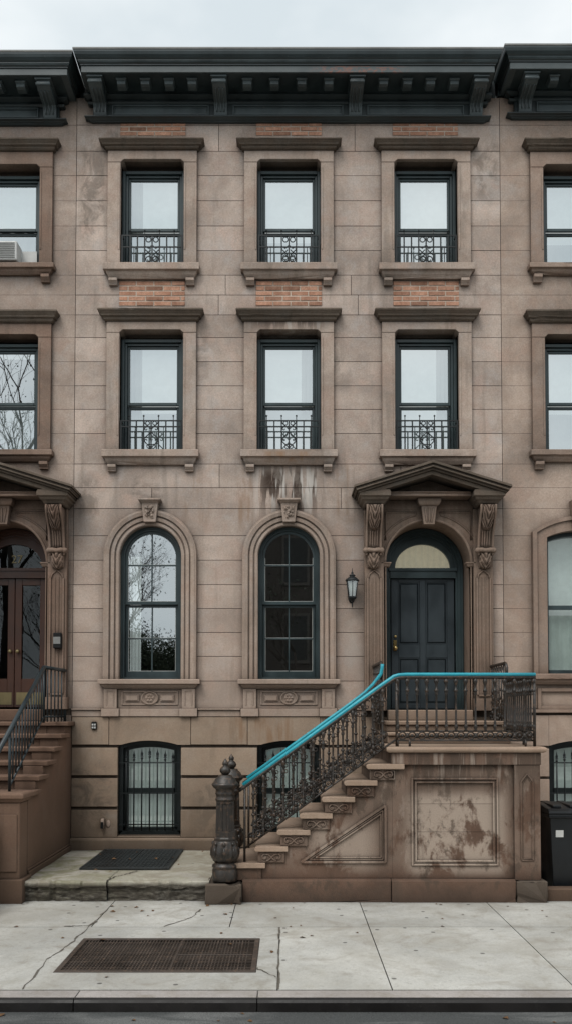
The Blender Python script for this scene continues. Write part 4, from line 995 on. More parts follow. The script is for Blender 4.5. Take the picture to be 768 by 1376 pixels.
for k in range(6):
    a = 2 * PI * k / 6 + PI / 6; b.tube([(lx + .056 * math.cos(a), -.15 + .056 * math.sin(a), lz - .115), (lx + .086 * math.cos(a), -.15 + .086 * math.sin(a), lz + .1)], .006, 5)
b.build('glazing_bars', M['guard'], ln)

# small fittings on the basement wall
sx_, sz_ = F(127, 975, -.03)
s = MB(); s.box(sx_ - .035, sx_ + .035, -.06, -.028, sz_ - .055, sz_ + .055); so = s.build('wall_socket', M['black'], None, .006)
tag(so, 'small black outdoor socket with four white squares on the basement wall', 'socket')
s = MB()
for dx in (-.016, .016):
    for dz in (-.026, .014): s.box(sx_ + dx - .011, sx_ + dx + .011, -.065, -.059, sz_ + dz - .012, sz_ + dz + .012)
s.build('socket_face', M['white'], so)
px_, pz_ = F(139, 1107, -.03)
s = MB(); s.tube([(px_, -.035, pz_ + .06), (px_, -.075, pz_ + .06), (px_, -.085, pz_ + .04), (px_, -.085, pz_ - .06)], .028, 10); po = s.build('vent_pipe', M['trim'], None)
tag(po, 'short stub of pipe on the wall left of the basement window', 'pipe')
s = MB(); s.box(px_ - .018, px_ + .018, -.118, -.112, pz_ - .055, pz_ + .035); s.build('opening', M['black'], po)
s = MB(); s.ball((px_ + .07, -.03, pz_ + .0), .035, 1, .4, 1.6); s.build('mortar_patch', M['trim'], po)

# ------------------------------------------------------------------ stoop
YF, YB = -2.20, -1.14
X1 = -.605; RUN = .2556; Z0 = .44; RISE = .188; NST = 7; LZ = 1.765
XL, XR = 1.187, 2.87
def stoop():
    s = empty('stoop', (1.2, -1.2, 0), 'weathered brownstone stoop with seven steps rising to the slate blue door', 'stoop')
    w = MB()
    poly = [(X1 + .03, .25)]
    for k in range(NST): poly += [(X1 + RUN * k + .03, Z0 + RISE * k - .19 if k else .25), (X1 + RUN * k + .03, Z0 + RISE * k - .195), (X1 + RUN * (k + 1) + .03, Z0 + RISE * k - .195)]
    pts = [(X1 + .03, .256), (XL + .02, .256), (XL + .02, LZ - .21)]
    for k in range(NST - 1, -1, -1):
        xa = X1 + RUN * k + .05; pts += [(xa + RUN + .06 if k == NST - 1 else xa + RUN, Z0 + RISE * k - .06), (xa, Z0 + RISE * k - .06)]
    # clean sequence: right edge up, then down the steps
    seq = [(X1 + .05, .256), (XL + .004, .256), (XL + .004, Z0 + RISE * (NST - 1) - .06)]
    for k in range(NST - 1, 0, -1):
        xa = X1 + RUN * k + .05; seq += [(xa, Z0 + RISE * k - .06), (xa, Z0 + RISE * (k - 1) - .06)]
    seq += [(X1 + .05, Z0 - .06)]
    w.prism(seq, YF, YB); w.build('stair_wall', M['stoop'], s)
    for k in range(NST):
        x = X1 + RUN * k; z = Z0 + RISE * k; x2 = x + (.345 if k < NST - 1 else .40); t = MB(); t.t = random.uniform(-.08, .08)
        # tread with a worn rounded nosing on the left and both ends
        prof = [(x - .02, z - .062), (x - .035, z - .045), (x - .035, z - .02), (x - .02, z - .004), (x + .02, z), (x2, z), (x2, z - .062)]
        t.prism(prof, YF - .055, YB + .055); t.chip(.030, .30); st = t.build('step', M['step'], s, .008, 2)
        if k:
            r = MB(); r.box(x + .004, x + .31 if k < NST - 1 else XL + .0, YF - .024, YB + .024, z - .19, z - .0625); r.build('riser', M['stoop'], st, .004)
            c = MB(); yy = YF - .03; xm = x + .157; zm = z - .128; sash_rect(c, xm - .135, xm + .135, zm - .05, zm + .05, .008, YF - .03, YF - .02)
            for sg in (-1, 1):
                c.tube(scroll_pts((xm + sg * .075, yy, zm + .004), .036, .010, PI / 2 + (0 if sg > 0 else 0), PI / 2 - sg * 5.2, 16), .010, 5)
                c.tube([(xm + sg * .075, yy, zm + .04), (xm + sg * .03, yy, zm + .03), (xm, yy, zm), (xm - sg * .03, yy, zm - .03), (xm - sg * .06, yy, zm - .036)], .010, 5)
                c.ball((xm + sg * .078, yy, zm), .013, n=6)
            c.build('carved_scroll', M['stoop'], st)
        else:
            r = MB(); r.box(x + .02, x + .30, YF - .02, YB + .02, .235, z - .063); r.build('riser', M['stoop'], st, .006)
    # plinth along the pavement
    p = MB(); p.box(-.52, 1.168, YF - .075, YB + .07, -.01, .235); p.prism_x([(YF - .075, .235), (YF - .03, .256), (YB + .03, .256), (YB + .07, .235)], -.52, 1.168)
    p.box(1.174, 2.585, YF - .09, .0, -.01, .235); p.prism_x([(YF - .09, .235), (YF - .035, .256), (0, .256), (0, .235)], 1.174, 2.585); p.chip(.035, .25); p.build('plinth', M['stoop'], s, .004)
    p = MB(); p.box(2.588, 2.94, YF - .105, .0, -.012, .24); p.chip(.08, .1); p.build('corner_plinth', M['newelstone'], s, .008)
    # landing block
    l = MB()
    X0p, X1p, Z0p, Z1p = F(552, 1163, YF)[0], F(669, 1163, YF)[0], F(552, 1163, YF)[1], F(552, 1045, YF)[1]
    for r in rect_sub([(XL + .006, 2.585, .257, 1.555)], (X0p, X1p, Z0p, Z1p)): l.box(r[0], r[1], YF, YF + .06, r[2], r[3])
    l.box(XL + .006, 2.585, YF + .03, -.0, .257, 1.555)
    zj = [Z0p, Z0p + (Z1p - Z0p) * .38, Z0p + (Z1p - Z0p) * .70, Z1p]
    for a, b_ in zip(zj, zj[1:]): l.t = random.uniform(-.06, .06); l.box(X0p + .05, X1p - .05, YF + .012, YF + .04, a + .002 + (.05 if a == Z0p else 0), b_ - .002 - (.05 if b_ == Z1p else 0))
    l.t = 0
    l.build('landing_wall', M['stoop'], s)
    m = MB()
    for (o_, wd, y0) in ((.0, .022, -.022), (.026, .012, -.008), (.042, .02, -.016)): sash_rect(m, X0p + o_, X1p - o_, Z0p + o_, Z1p - o_, wd, YF + y0, YF + .032)
    m.build('panel_moulding', M['stoop'], s, .004)
    # triangular panel on the stair wall
    tr = MB(); A = Vector((F(404, 1158, YF)[0], 0, F(404, 1158, YF)[1])); B = Vector((F(517, 1158, YF)[0], 0, A.z)); C = Vector((B.x, 0, F(517, 1082, YF)[1]))
    def bar(P, Q, wd, y):
        d = (Q - P).normalized(); n = Vector((-d.z, 0, d.x)) * wd / 2
        tr.prism([((P - n).x, (P - n).z), ((Q - n).x, (Q - n).z), ((Q + n).x, (Q + n).z), ((P + n).x, (P + n).z)], y, YF + .01)
    for off, wd, dy in ((0, .026, -.024), (.03, .013, -.013), (.052, .014, -.02)):
        q = off * 1.0
        a = A + Vector((q * 3.2, 0, q)); b_ = B + Vector((-q, 0, q)); c = C + Vector((-q, 0, -q * 1.9))
        bar(a, b_, wd, YF + dy); bar(b_ + Vector((0, 0, 0)), c, wd, YF + dy - .001); bar(a, c, wd, YF + dy - .002)
    tr.build('panel_moulding', M['stoop'], s)
    # corner pier with a sunk arched panel
    pr = MB(); pr.box(2.587, 2.885, YF - .035, 0, .241, 1.555)
    x0, x1 = 2.665, 2.80; za, zb = .47, 1.36
    pts = [(x0, YF - .038, za), (x0, YF - .038, zb), (x0 + .02, YF - .038, zb + .03), ((x0 + x1) / 2, YF - .038, zb + .09), (x1 - .02, YF - .038, zb + .03), (x1, YF - .038, zb), (x1, YF - .038, za), (x0, YF - .038, za)]
    pr.tube(pts, .013, 6); pr.tube([(p_[0] * .8 + (x0 + x1) / 2 * .2, p_[1], p_[2] * .96 + .9 * .04) for p_ in pts], .007, 5)
    pr.build('corner_pier', M['stoop'], s, .006)
    cp = MB(); cp.box(XL - .01, 2.895, YF - .045, 0, 1.557, 1.695); cp.build('frieze_band', M['stoop'], s, .005)
    cp = MB(); cp.crown(XL + .02, 2.87, [(.05, 1.696), (.075, 1.705), (.085, 1.725), (.085, 1.745), (.075, 1.76), (.055, LZ)], yb=0, yf=YF); cp.chip(.03, .28); cp.build('coping', M['step'], s, .003, 2)
    # upper steps before the door
    u = MB(); u.box(1.25, 2.80, -1.30, -.01, LZ, 1.86); u.box(1.24, 2.81, -1.33, -.01, 1.862, 1.905); u.build('upper_step', M['step'], s, .012, 2)
    u = MB(); u.box(1.27, 2.78, -.97, -.01, 1.906, 1.99); u.box(1.25, 2.80, -1.0, -.01, 1.992, 2.045); u.build('upper_step', M['step'], s, .012, 2)
    u = MB(); u.box(1.385, 2.565, -.20, .44, 2.046, 2.19); u.build('threshold', M['step'], s, .01, 2)
    return s
stp = stoop()

# ------------------------------------------------------------------ newel posts
def newel(y, label):
    x = -.722
    n = empty('newel_post', (x, y, .0), label, 'newel post', 'iron newel posts of the stoop')
    p = MB(); p.box(x - .212, x + .20, y - .2, y + .2, -.01, .232); p.chip(.09, .08); p.build('plinth', M['newelstone'], n, .02, 2)
    b = MB(); b.lathe([(.142, .233), (.147, .245), (.147, .36), (.138, .375), (.142, .385), (.15, .395), (.146, .415), (.122, .43), (.118, .445)], (x, y, 0), 24); b.build('base_drum', M['iron'], n)
    def petals(a, z): return 1 + .10 * abs(math.sin(4 * a)) * (1 if .46 < z < .70 else .3) + (.06 * math.cos(8 * a) * math.cos(z * 75) if .46 < z < .68 else 0)
    b = MB(); b.lathe([(.112, .446), (.128, .47), (.148, .50), (.156, .54), (.153, .58), (.142, .62), (.132, .655), (.128, .68), (.118, .70)], (x, y, 0), 48, mod=petals)
    for k in range(8):
        a = k * PI / 4; rr = .15
        c_ = (x + rr * math.cos(a), y + rr * math.sin(a), .56); b.ball(c_, .03, .7, .7, 1.9, n=6); b.ball((x + .135 * math.cos(a), y + .135 * math.sin(a), .66), .02, 1, 1, 1.2, n=6)
    b.build('leaf_bulb', M['iron'], n)
    def octo(a, z):
        q = (a + PI / 8) % (PI / 4) - PI / 8
        k = 1 / math.cos(q) * .965
        if .80 < z < 1.12 and abs(q) < .25: k *= .87
        return k
    b = MB(); b.lathe([(.124, .701), (.124, .72), (.112, .735), (.110, .79), (.109, .80), (.109, .805), (.102, 1.11), (.102, 1.12), (.102, 1.14), (.110, 1.15)], (x, y, 0), 64, mod=octo, smooth=False); b.build('shaft', M['iron'], n)
    b = MB(); b.lathe([(.112, 1.151), (.116, 1.165), (.106, 1.175), (.106, 1.215), (.114, 1.225), (.108, 1.24), (.108, 1.27), (.118, 1.285), (.138, 1.30), (.155, 1.325), (.155, 1.338), (.14, 1.35), (.122, 1.375), (.118, 1.39), (.085, 1.42), (.08, 1.435), (.05, 1.442)], (x, y, 0), 28); b.build('cap', M['iron'], n)
    b = MB(); b.lathe([(.03, 1.443), (.04, 1.45), (.057, 1.475), (.06, 1.495), (.05, 1.52), (.03, 1.54), (.022, 1.545), (.032, 1.56), (.03, 1.58), (.016, 1.605), (.002, 1.63)], (x, y, 0), 16, mod=lambda a, z: 1 + .08 * math.cos(6 * a)); b.build('finial', M['iron'], n)
    return n
newel(YF + .0, 'nearer stocky iron newel post at the foot of the stoop by the pavement')
newel(YB + .0, 'farther iron newel post half hidden behind the front one')

# ------------------------------------------------------------------ iron railing with turquoise handrail
def hz(x): return 1.30 + .722 * (x + .55)
def bz_(x): return .60 + .72 * (x + .49)
def baluster(parent, x, y, z0, z1, rich=True, leafy=False):
    b = MB(); h = z1 - z0; t = .0125
    P = [(.013, 0), (.022, .012), (.014, .03), (.024, .05), (.02, .075), (.013, .09), (.018, .105), (.0125, .12), (.012, h * .5), (.0115, h - .20), (.021, h - .185), (.013, h - .17), (.024, h - .15), (.026, h - .14), (.014, h - .125), (.013, h - .08), (.024, h - .05), (.028, h - .03), (.018, h - .005)]
    b.lathe(P, (x, y, z0), 7)
    if leafy:     # leafy clump climbing the foot of the stair balusters
        rg = random.Random(int(x * 1000) + int(y * 77))
        for q in range(6):
            a = rg.uniform(0, 2 * PI); zz = rg.uniform(.02, .24); r = .035 * (1 - zz * 1.6)
            b.ball((x + r * math.cos(a), y + r * .7 * math.sin(a), z0 + zz), rg.uniform(.013, .024), 1, .7, 1.3, n=5)
        b.ball((x, y, z0 + h * .45), .024, 1, 1, .8, n=6); b.ball((x, y, z0 + h * .72), .021, 1, 1, .9, n=6)
        b.ring((x + .03, y, z0 + .17), .026, .008, n=9, m=4); b.ring((x - .03, y, z0 + .08), .026, .008, n=9, m=4)
        b.ring((x + .028, y, z0 + h - .13), .02, .006, n=8, m=4)
    b.build('baluster', M['iron'], parent)
def railing(y, label, near):
    r = empty('stair_railing', (.3, y, .6), label, 'railing', 'iron railings of the stoop')
    # handrail: iron bar under a turquoise sleeve
    pts = [(-.52, hz(-.52)), (.2, hz(.2)), (.8, hz(.8))]
    if near:
        pts += [(1.10, hz(1.10)), (1.17, hz(1.17) - .003), (1.22, 2.575), (1.28, 2.592), (1.36, 2.597), (2.0, 2.597), (2.86, 2.597)]
    else:
        pts += [(.98, hz(.98) + .01), (1.08, hz(1.08) + .04), (1.14, hz(1.14) + .075), (1.18, hz(1.18) + .10), (1.195, 2.735), (1.197, 2.775)]
    h = MB(); h.tube([(x, y, z) for x, z in pts], .0225, 12); h.build('handrail', M['teal'], r)
    b = MB(); b.tube([(x, y, z - .032) for x, z in [(-.565, hz(-.565))] + pts[:len(pts) - (0 if near else 3)]], .022, 8); b.build('rail_bar', M['iron'], r)
    b = MB(); b.tube([(-.49, y, bz_(-.49)), (1.235, y, bz_(1.235))], .013, 6)
    b.tube([(-.5, y, .44), (-.5, y, hz(-.5) - .03)], .014, 6); b.build('bottom_rail', M['iron'], r)
    n = 14
    for i in range(n):
        x = -.40 + i * (1.60 / n)
        baluster(r, x, y, bz_(x), hz(x) - .045, True, True)
    for i in range(n - 1):
        s = MB(); x = -.40 + (i + .5) * (1.60 / n); z = bz_(x)
        s.ring((x, y, z + .055), .034, .009, n=12, m=5); s.ball((x, y, z + .055), .016, n=6); s.ring((x, y, z + .118), .02, .007, n=10, m=4)
        s.tube(scroll_pts((x + .01, y, z + .17), .035, .01, 0, 5.0, 14), .008, 5)
        s.build('scroll_band', M['iron'], r); s = MB(); zt = hz(x) - .06; s.ring((x, y, zt - .03), .03, .008, n=8, a0=R(36), a1=R(180 + 36), m=5)
        s.build('rail_arch', M['iron'], r)
    # horizontal panels
    def run(P, Q, zb, zt, k, name_extra=None):
        P = Vector(P); Q = Vector(Q); d = (Q - P); L = d.length; ax = 'y' if abs(d.x) > abs(d.y) else 'x'
        bb = MB(); bb.tube([(P.x, P.y, zb), (Q.x, Q.y, zb)], .013, 6); bb.tube([(P.x, P.y, zb + .11), (Q.x, Q.y, zb + .11)], .007, 5); bb.build('bottom_rail', M['iron'], r)
        m = int(round(L / k))
        for i in range(m + 1):
            q = P + d * i / m; baluster(r, q.x, q.y, zb + .10, zt - .045)
            if i < m:
                c = P + d * (i + .5) / m; sb = MB()
                sb.ring((c.x, c.y, zb + .055), .043, .009, axis=ax, n=14, m=5); sb.ball((c.x, c.y, zb + .055), .020, n=6)
                sb.ball((q.x, q.y, zb + .055), .022, 1, 1, 1.5, n=6)
                sb.build('scroll_band', M['iron'], r); sb = MB(); w = L / m / 2; sb.ring((c.x, c.y, zt - .085), w * .92, .008, axis=ax, n=9, a0=0, a1=PI, m=5)
                sb.build('rail_arch', M['iron'], r)
    if near:
        run((1.26, y), (2.84, y), 1.835, 2.60, .115)
        f = MB()
        for x in (1.26, 1.40, 2.74, 2.84): f.tube([(x, y, LZ - .005), (x, y, 1.84)], .014, 6)
        f.tube([(2.845, y, LZ), (2.845, y, 2.585)], .018, 8); f.tube([(1.25, y, LZ), (1.25, y, 2.55)], .015, 8); f.build('post', M['iron'], r)
        t = MB(); t.tube([(2.84, y, 2.578), (2.84, -.96, 2.578)], .02, 8); t.build('rail_bar', M['iron'], r)
        run((2.84, y + .13), (2.84, -.98), 1.835, 2.60, .10)
        f = MB()
        for q in (y + .45, -1.0): f.tube([(2.84, q, LZ - .005), (2.84, q, 1.84)], .014, 6)
        f.build('foot', M['iron'], r)
        wing(r, 2.84, -.94, -.04)
    else:
        wing(r, 1.19, -1.10, -.04)
    return r
def wing(r, x, ya, yb):
    """raised end panel running back to the wall: sloping top bar, bars and dense foliage"""
    w = MB(); w.tube([(x, ya - .02, 2.60), (x, ya - .015, 2.74), (x, ya + .02, 2.795), (x, ya + .06, 2.805), (x, yb, 2.80)], .021, 8)
    w.tube([(x, ya, 1.9), (x, ya, 2.62)], .02, 8); w.tube([(x, ya, 1.99), (x, yb, 2.08)], .012, 6); w.tube([(x, ya, 2.66), (x, yb, 2.70)], .01, 6)
    n = 7
    for i in range(1, n):
        y = ya + (yb - ya) * i / n; w.tube([(x, y, 2.03), (x, y, 2.80)], .011, 6); w.ring((x, y + .03, 2.74), .03, .007, axis='x', n=10, m=4)
    rg = random.Random(int(x * 100))
    for i in range(70):
        y = rg.uniform(ya, yb); z = 2.04 + rg.random() ** 1.5 * .42; w.ball((x + rg.uniform(-.012, .012), y, z), rg.uniform(.014, .028), .7, 1, 1.2, n=5)
    for i in range(12):
        y = ya + (yb - ya) * (i + .5) / 12; w.ring((x, y, 2.12 + .12 * (i % 2)), .045, .009, axis='x', n=10, m=4)
    w.build('end_panel', M['iron'], r)
railing(YF + .03, 'nearer ornate iron railing with turquoise handrail running level along the landing', True)
railing(YB - .03, 'farther iron railing with turquoise handrail curling up beside the door', False)

# ------------------------------------------------------------------ left neighbour's stoop and railing
def left_stoop():
    s = empty('stoop', (-4.0, -1.5, 0), 'reddish stoop with steps toward the street, at the left edge', 'stoop')
    w = MB(); seq = [(-2.02, .18), (0, .18), (0, 1.95), (-.30, 1.95)]
    ys = [-.36, -.70, -1.05, -1.40, -1.72, -2.0]; zs = [2.03, 1.87, 1.71, 1.55, 1.39, 1.23]
    pts = [(-2.0, .16), (0, .16), (0, zs[0] - .06)]
    for i in range(5): pts += [(ys[i], zs[i] - .061), (ys[i], zs[i + 1] - .061)]
    pts += [(-2.0, zs[5] - .061)]
    w.prism_x(pts, -3.30, -3.05); w.build('cheek_wall', M['stoop_left'], s, .005)
    b = MB(); b.box(-3.33, -3.02, -2.02, -.086, -.01, .30); b.prism_x([(-2.02, .302), (-.086, .302), (-.086, .33), (-2.02, .33)], -3.33, -3.035); b.build('plinth', M['stoop_left'], s, .006)
    # treads climb to the door, also out over the pavement
    k = 0; y = -.36; z = 2.03
    while z > .1:
        t = MB(); xa, xb = (-5.0, -3.0) if y > -2.05 else (-5.0, -3.34)
        t.box(xa, xb, y - .05, y + .40 if k else 0.0, z - .06, z); st = t.build('step', M['stoop_left'], s, .012, 2)
        r = MB(); r.box(-4.98, -3.305, y, (y + .38) if k else -.01, z - .22, z - .061); r.build('riser', M['stoop_left'], st)
        y -= .33; z -= .16; k += 1
    p = MB(); p.box(-3.34, -3.045, -2.32, -2.03, .25, 1.13); p.box(-3.38, -3.0, -2.36, -2.0, -.01, .27); p.box(-3.32, -3.07, -2.335, -2.3, .35, 1.0); p.build('end_pier', M['stoop_left'], s, .008)
    c = MB(); c.crown(-3.31, -3.07, [(.03, 1.13), (.05, 1.15), (.055, 1.165), (.08, 1.18), (.08, 1.225), (.06, 1.245)], yb=-2.0, yf=-2.29); c.build('pier_cap', M['stoop_left'], s, .01, 2)
    th = MB(); th.box(-4.62, -3.43, -.08, .44, 2.032, 2.20); th.build('threshold', M['stoop_left'], s, .01)
    return s
left_stoop()
def left_railing():
    x = -3.22; r = empty('stair_railing', (x, -1.4, 1.3), 'plain grey green railing on the left neighbouring stoop', 'railing')
    A, B, C = (x, -2.75, 1.60), (x, -.80, 2.755), (x + .09, -.06, 2.745)
    h = MB(); h.tube([A, (x, -1.6, 2.28), B], .027, 10); h.tube([B, C], .024, 10); h.build('handrail', M['rail_left'], r)
    b = MB(); b.tube([(x, -2.15, 1.30), (x, -.80, 2.10)], .014, 6); b.tube([(x, -.8, 2.10), (x + .09, -.08, 2.10)], .014, 6); b.build('bottom_rail', M['rail_left'], r)
    for i in range(13):
        q = i / 12; y = -2.15 + (2.15 - .8) * q; zb = 1.30 + .80 * q; zt = 1.60 + (2.755 - 1.60) * (y + 2.75) / 1.95
        m = MB(); m.tube([(x, y, zb - (.08 if i % 4 == 0 else 0)), (x, y, zt)], .010 if i % 12 else .018, 6); m.build('baluster', M['rail_left'], r)
    for i in range(1, 7):
        q = i / 6; m = MB(); m.tube([(x + .09 * q, -.8 + .72 * q, 2.03), (x + .09 * q, -.8 + .72 * q, 2.745)], .010 if i < 6 else .02, 6); m.build('baluster', M['rail_left'], r)
left_railing()

# ------------------------------------------------------------------ bin behind the stoop on the right
def bin_():
    r = empty('trash_bin', (3.36, -1.75, .02), 'black wheeled trash bin behind the right end of the stoop', 'bin')
    x, y = 3.36, -1.70
    b = MB(); A = [(-.25, -.27), (.25, -.27), (.25, .25), (-.25, .25)]; B = [(-.31, -.34), (.31, -.34), (.31, .30), (-.31, .30)]
    rings = [[b.v(x + p * k, y + q * k, z) for p, q in src] for src, k, z in ((A, 1, .06), (B, .97, .92), (B, 1.03, .925), (B, 1.03, .965))]
    for P, Q in zip(rings, rings[1:]):
        for i in range(4): b.face([P[i], P[(i + 1) % 4], Q[(i + 1) % 4], Q[i]])
    b.face(rings[0]); b.face(rings[-1]); b.build('body', M['plastic'], r, .02, 2)
    l = MB(); l.prism_x([(y - .36, .967), (y - .36, .995), (y - .30, 1.03), (y + .1, 1.06), (y + .33, 1.05), (y + .33, .967)], x - .325, x + .325)
    for dx in (-.2, 0, .2): l.box(x + dx - .05, x + dx + .05, y - .28, y + .25, 1.03, 1.068)
    l.build('lid', M['plastic'], r, .012, 2)
    for sg in (-1, 1):
        w = MB(); w.lathe([(.05, -.03), (.10, -.03), (.10, .03), (.05, .03)], (0, 0, 0), 18); bmesh.ops.transform(w.bm, matrix=Matrix.Translation((x + sg * .25, y + .26, .11)) @ Matrix.Rotation(PI / 2, 4, 'Y'), verts=w.bm.verts[:]); w.build('wheel', M['black'], r)
    h = MB(); h.tube([(x - .24, y + .33, .98), (x - .24, y + .39, 1.0), (x + .24, y + .39, 1.0), (x + .24, y + .33, .98)], .016, 8); h.build('handle', M['plastic'], r)
    t = MB(); t.box(x - .235, x - .145, y - .327, y - .318, .70, .78); bmesh.ops.rotate(t.bm, verts=t.bm.verts[:], cent=(x, y - .32, .78), matrix=Matrix.Rotation(R(4), 3, 'X')); t.build('paper_label', M['white'], r)
bin_()
k = MB(); k.box(2.945, 7.4, -2.22, -2.05, -.01, .14); ko = k.build('areaway_curb', M['stoop_left'], None, .012, 2); tag(ko, 'low stone curb in front of the black bin', 'curb')

# ------------------------------------------------------------------ ground
def ground():
    g = MB(); g.box(-220, 220, -220, 220, -.6, -.42); tag(g.build('ground', M['asphalt']), kind='structure')
    g = MB(); g.box(-60, 60, -14.6, -5.52, -.40, -.098); tag(g.build('road', M['asphalt']), kind='structure')
    g = MB(); g.box(-60, 60, -5.33, 9, -.40, -.022); tag(g.build('sidewalk_bed', M['bed']), kind='structure')
    g = MB(); g.box(-60, 60, -21, -14.6, -.40, .0); tag(g.build('far_sidewalk', M['slab']), kind='structure')
    # kerb stones with a dark steel face
    kx = [-60, -20, -8, F(105, 1340, -5.5)[0] * 0 - 1.62, -.22 * 0 + F(348, 1340, 0)[0] * 0 - .235, 4.4, 12, 60]
    kt = MB(); kf = MB()
    for a, b in zip(kx, kx[1:]):
        kt.t = random.uniform(-.1, .1); kt.box(a + .003, b - .003, -5.475, -5.315, -.3, -.003)
        kf.t = random.uniform(-.1, .1)
        kf.prism_x([(-5.478, -.3), (-5.525, -.3), (-5.52, -.03), (-5.508, -.012), (-5.49, -.004), (-5.478, -.003)], a + .004, b - .004)
    tag(kt.build('kerb_top', M['kerbtop'], None, .004), kind='structure'); tag(kf.build('kerb_face', M['kerbface']), kind='structure')
    # pavement flags
    s = MB(); back = [-12, -9, -6.2, -4.78, -3.36, -1.98, -.59, .81, 2.25, 3.68, 5.1, 8, 12]; front = [-12, -9, -6.2, -4.78, -3.36, -.085, .81 - .0, 2.25, 3.68, 5.1, 8, 12]
    tb = {(-1.98, -.59): .02, (.81, 2.25): -.06, (-.59, .81): -.02, (2.25, 3.68): -.03}
    gr = (-1.95, -.27, -4.87, -3.82)
    def flag(xa, xb, ya, yb, t):
        rects = [(xa + .005, xb - .005, ya + .005, yb - .005)]
        for h in ((gr[0] - .004, gr[1] + .004, gr[2] - .004, gr[3] + .004),): rects = rect_sub(rects, h)
        s.t = t
        for r in rects: s.box(r[0], r[1], r[2], r[3], -.05, 0)
    for a, b in zip(back, back[1:]): flag(a, b, -3.38, -.02 if a < -3 or a > 2.2 else -2.1, tb.get((a, b), random.uniform(-.08, .03)))
    for a, b in zip(front, front[1:]): flag(a, b, -5.31, -3.38, {-3.36: -.06, -.085: .07, .81: .08, 2.25: -.02}.get(a, random.uniform(-.07, .02)))
    tag(s.build('sidewalk', M['slab'], None), kind='structure')
    # cracks as thin dirt-filled seams lying in the flags
    c = MB()
    def crack(pts, w):
        pts = [Vector((p[0], p[1], .0035)) for p in pts]; rg = random.Random(len(pts)); q = []
        for A, B in zip(pts, pts[1:]):
            for i in range(8): q.append(A.lerp(B, i / 8) + Vector((rg.uniform(-.012, .012), rg.uniform(-.012, .012), 0)))
        q.append(pts[-1])
        for A, B in zip(q, q[1:]):
            d = (B - A).normalized(); n = Vector((-d.y, d.x, 0)) * w * rg.choice((.35, .5, .7, 1, 1.3))
            c.face([c.bm.verts.new(A - n), c.bm.verts.new(B - n), c.bm.verts.new(B + n), c.bm.verts.new(A + n)])
    crack([(-1.98, -2.6), (-2.0, -3.3), (-2.03, -4.0), (-2.1, -4.5), (-2.07, -5.3)], .007); crack([(-.085, -3.4), (-.09, -4.2), (-.08, -5.3)], .008)
    crack([(-.95, -2.62), (-1.02, -3.0), (-1.25, -3.36)], .008); crack([(-2.25, -3.36), (-2.0, -3.32), (-1.98, -3.15)], .012); crack([(-.27, -4.75), (-.1, -5.0)], .006)
    tag(c.build('pavement_crack', M['crack']), kind='structure')
ground()

# iron grate in the pavement
def grate():
    r = empty('sidewalk_grate', (-1.1, -4.35, 0), 'rusty brown iron grate let into the pavement near the kerb', 'grate')
    x0, x1, y0, y1 = -1.95, -.27, -4.87, -3.82
    f = MB(); w = .045
    for q in ((x0, x1, y0, y0 + w), (x0, x1, y1 - w, y1), (x0, x0 + w, y0 + w, y1 - w), (x1 - w, x1, y0 + w, y1 - w)): f.box(*q, -.03, .006)
    f.box(-1.0, -.985, y0 + w, y1 - w, -.03, .003); f.box(-.985, x1 - w, -4.36, -4.345, -.03, .002); f.build('frame', M['grate'], r, .003)
    b = MB(); n = int((x1 - x0 - 2 * w) / .029)
    for i in range(1, n):
        x = x0 + w + i * .029; b.t = random.uniform(-.35, .35); b.box(x - .005, x + .005, y0 + w, y1 - w, -.028, -.003)
    m = int((y1 - y0 - 2 * w) / .046)
    for i in range(1, m):
        y = y0 + w + i * .046; b.t = random.uniform(-.3, .3); b.box(x0 + w, x1 - w, y - .005, y + .005, -.024, -.0005)
    b.build('bar_mesh', M['grate'], r)
    p = MB(); p.box(x0, x1, y0, y1, -.0215, -.0205); p.build('pit_dark_sheet', M['pit'], r)  # near-black sheet close under the bars, stands in for the shade below
grate()

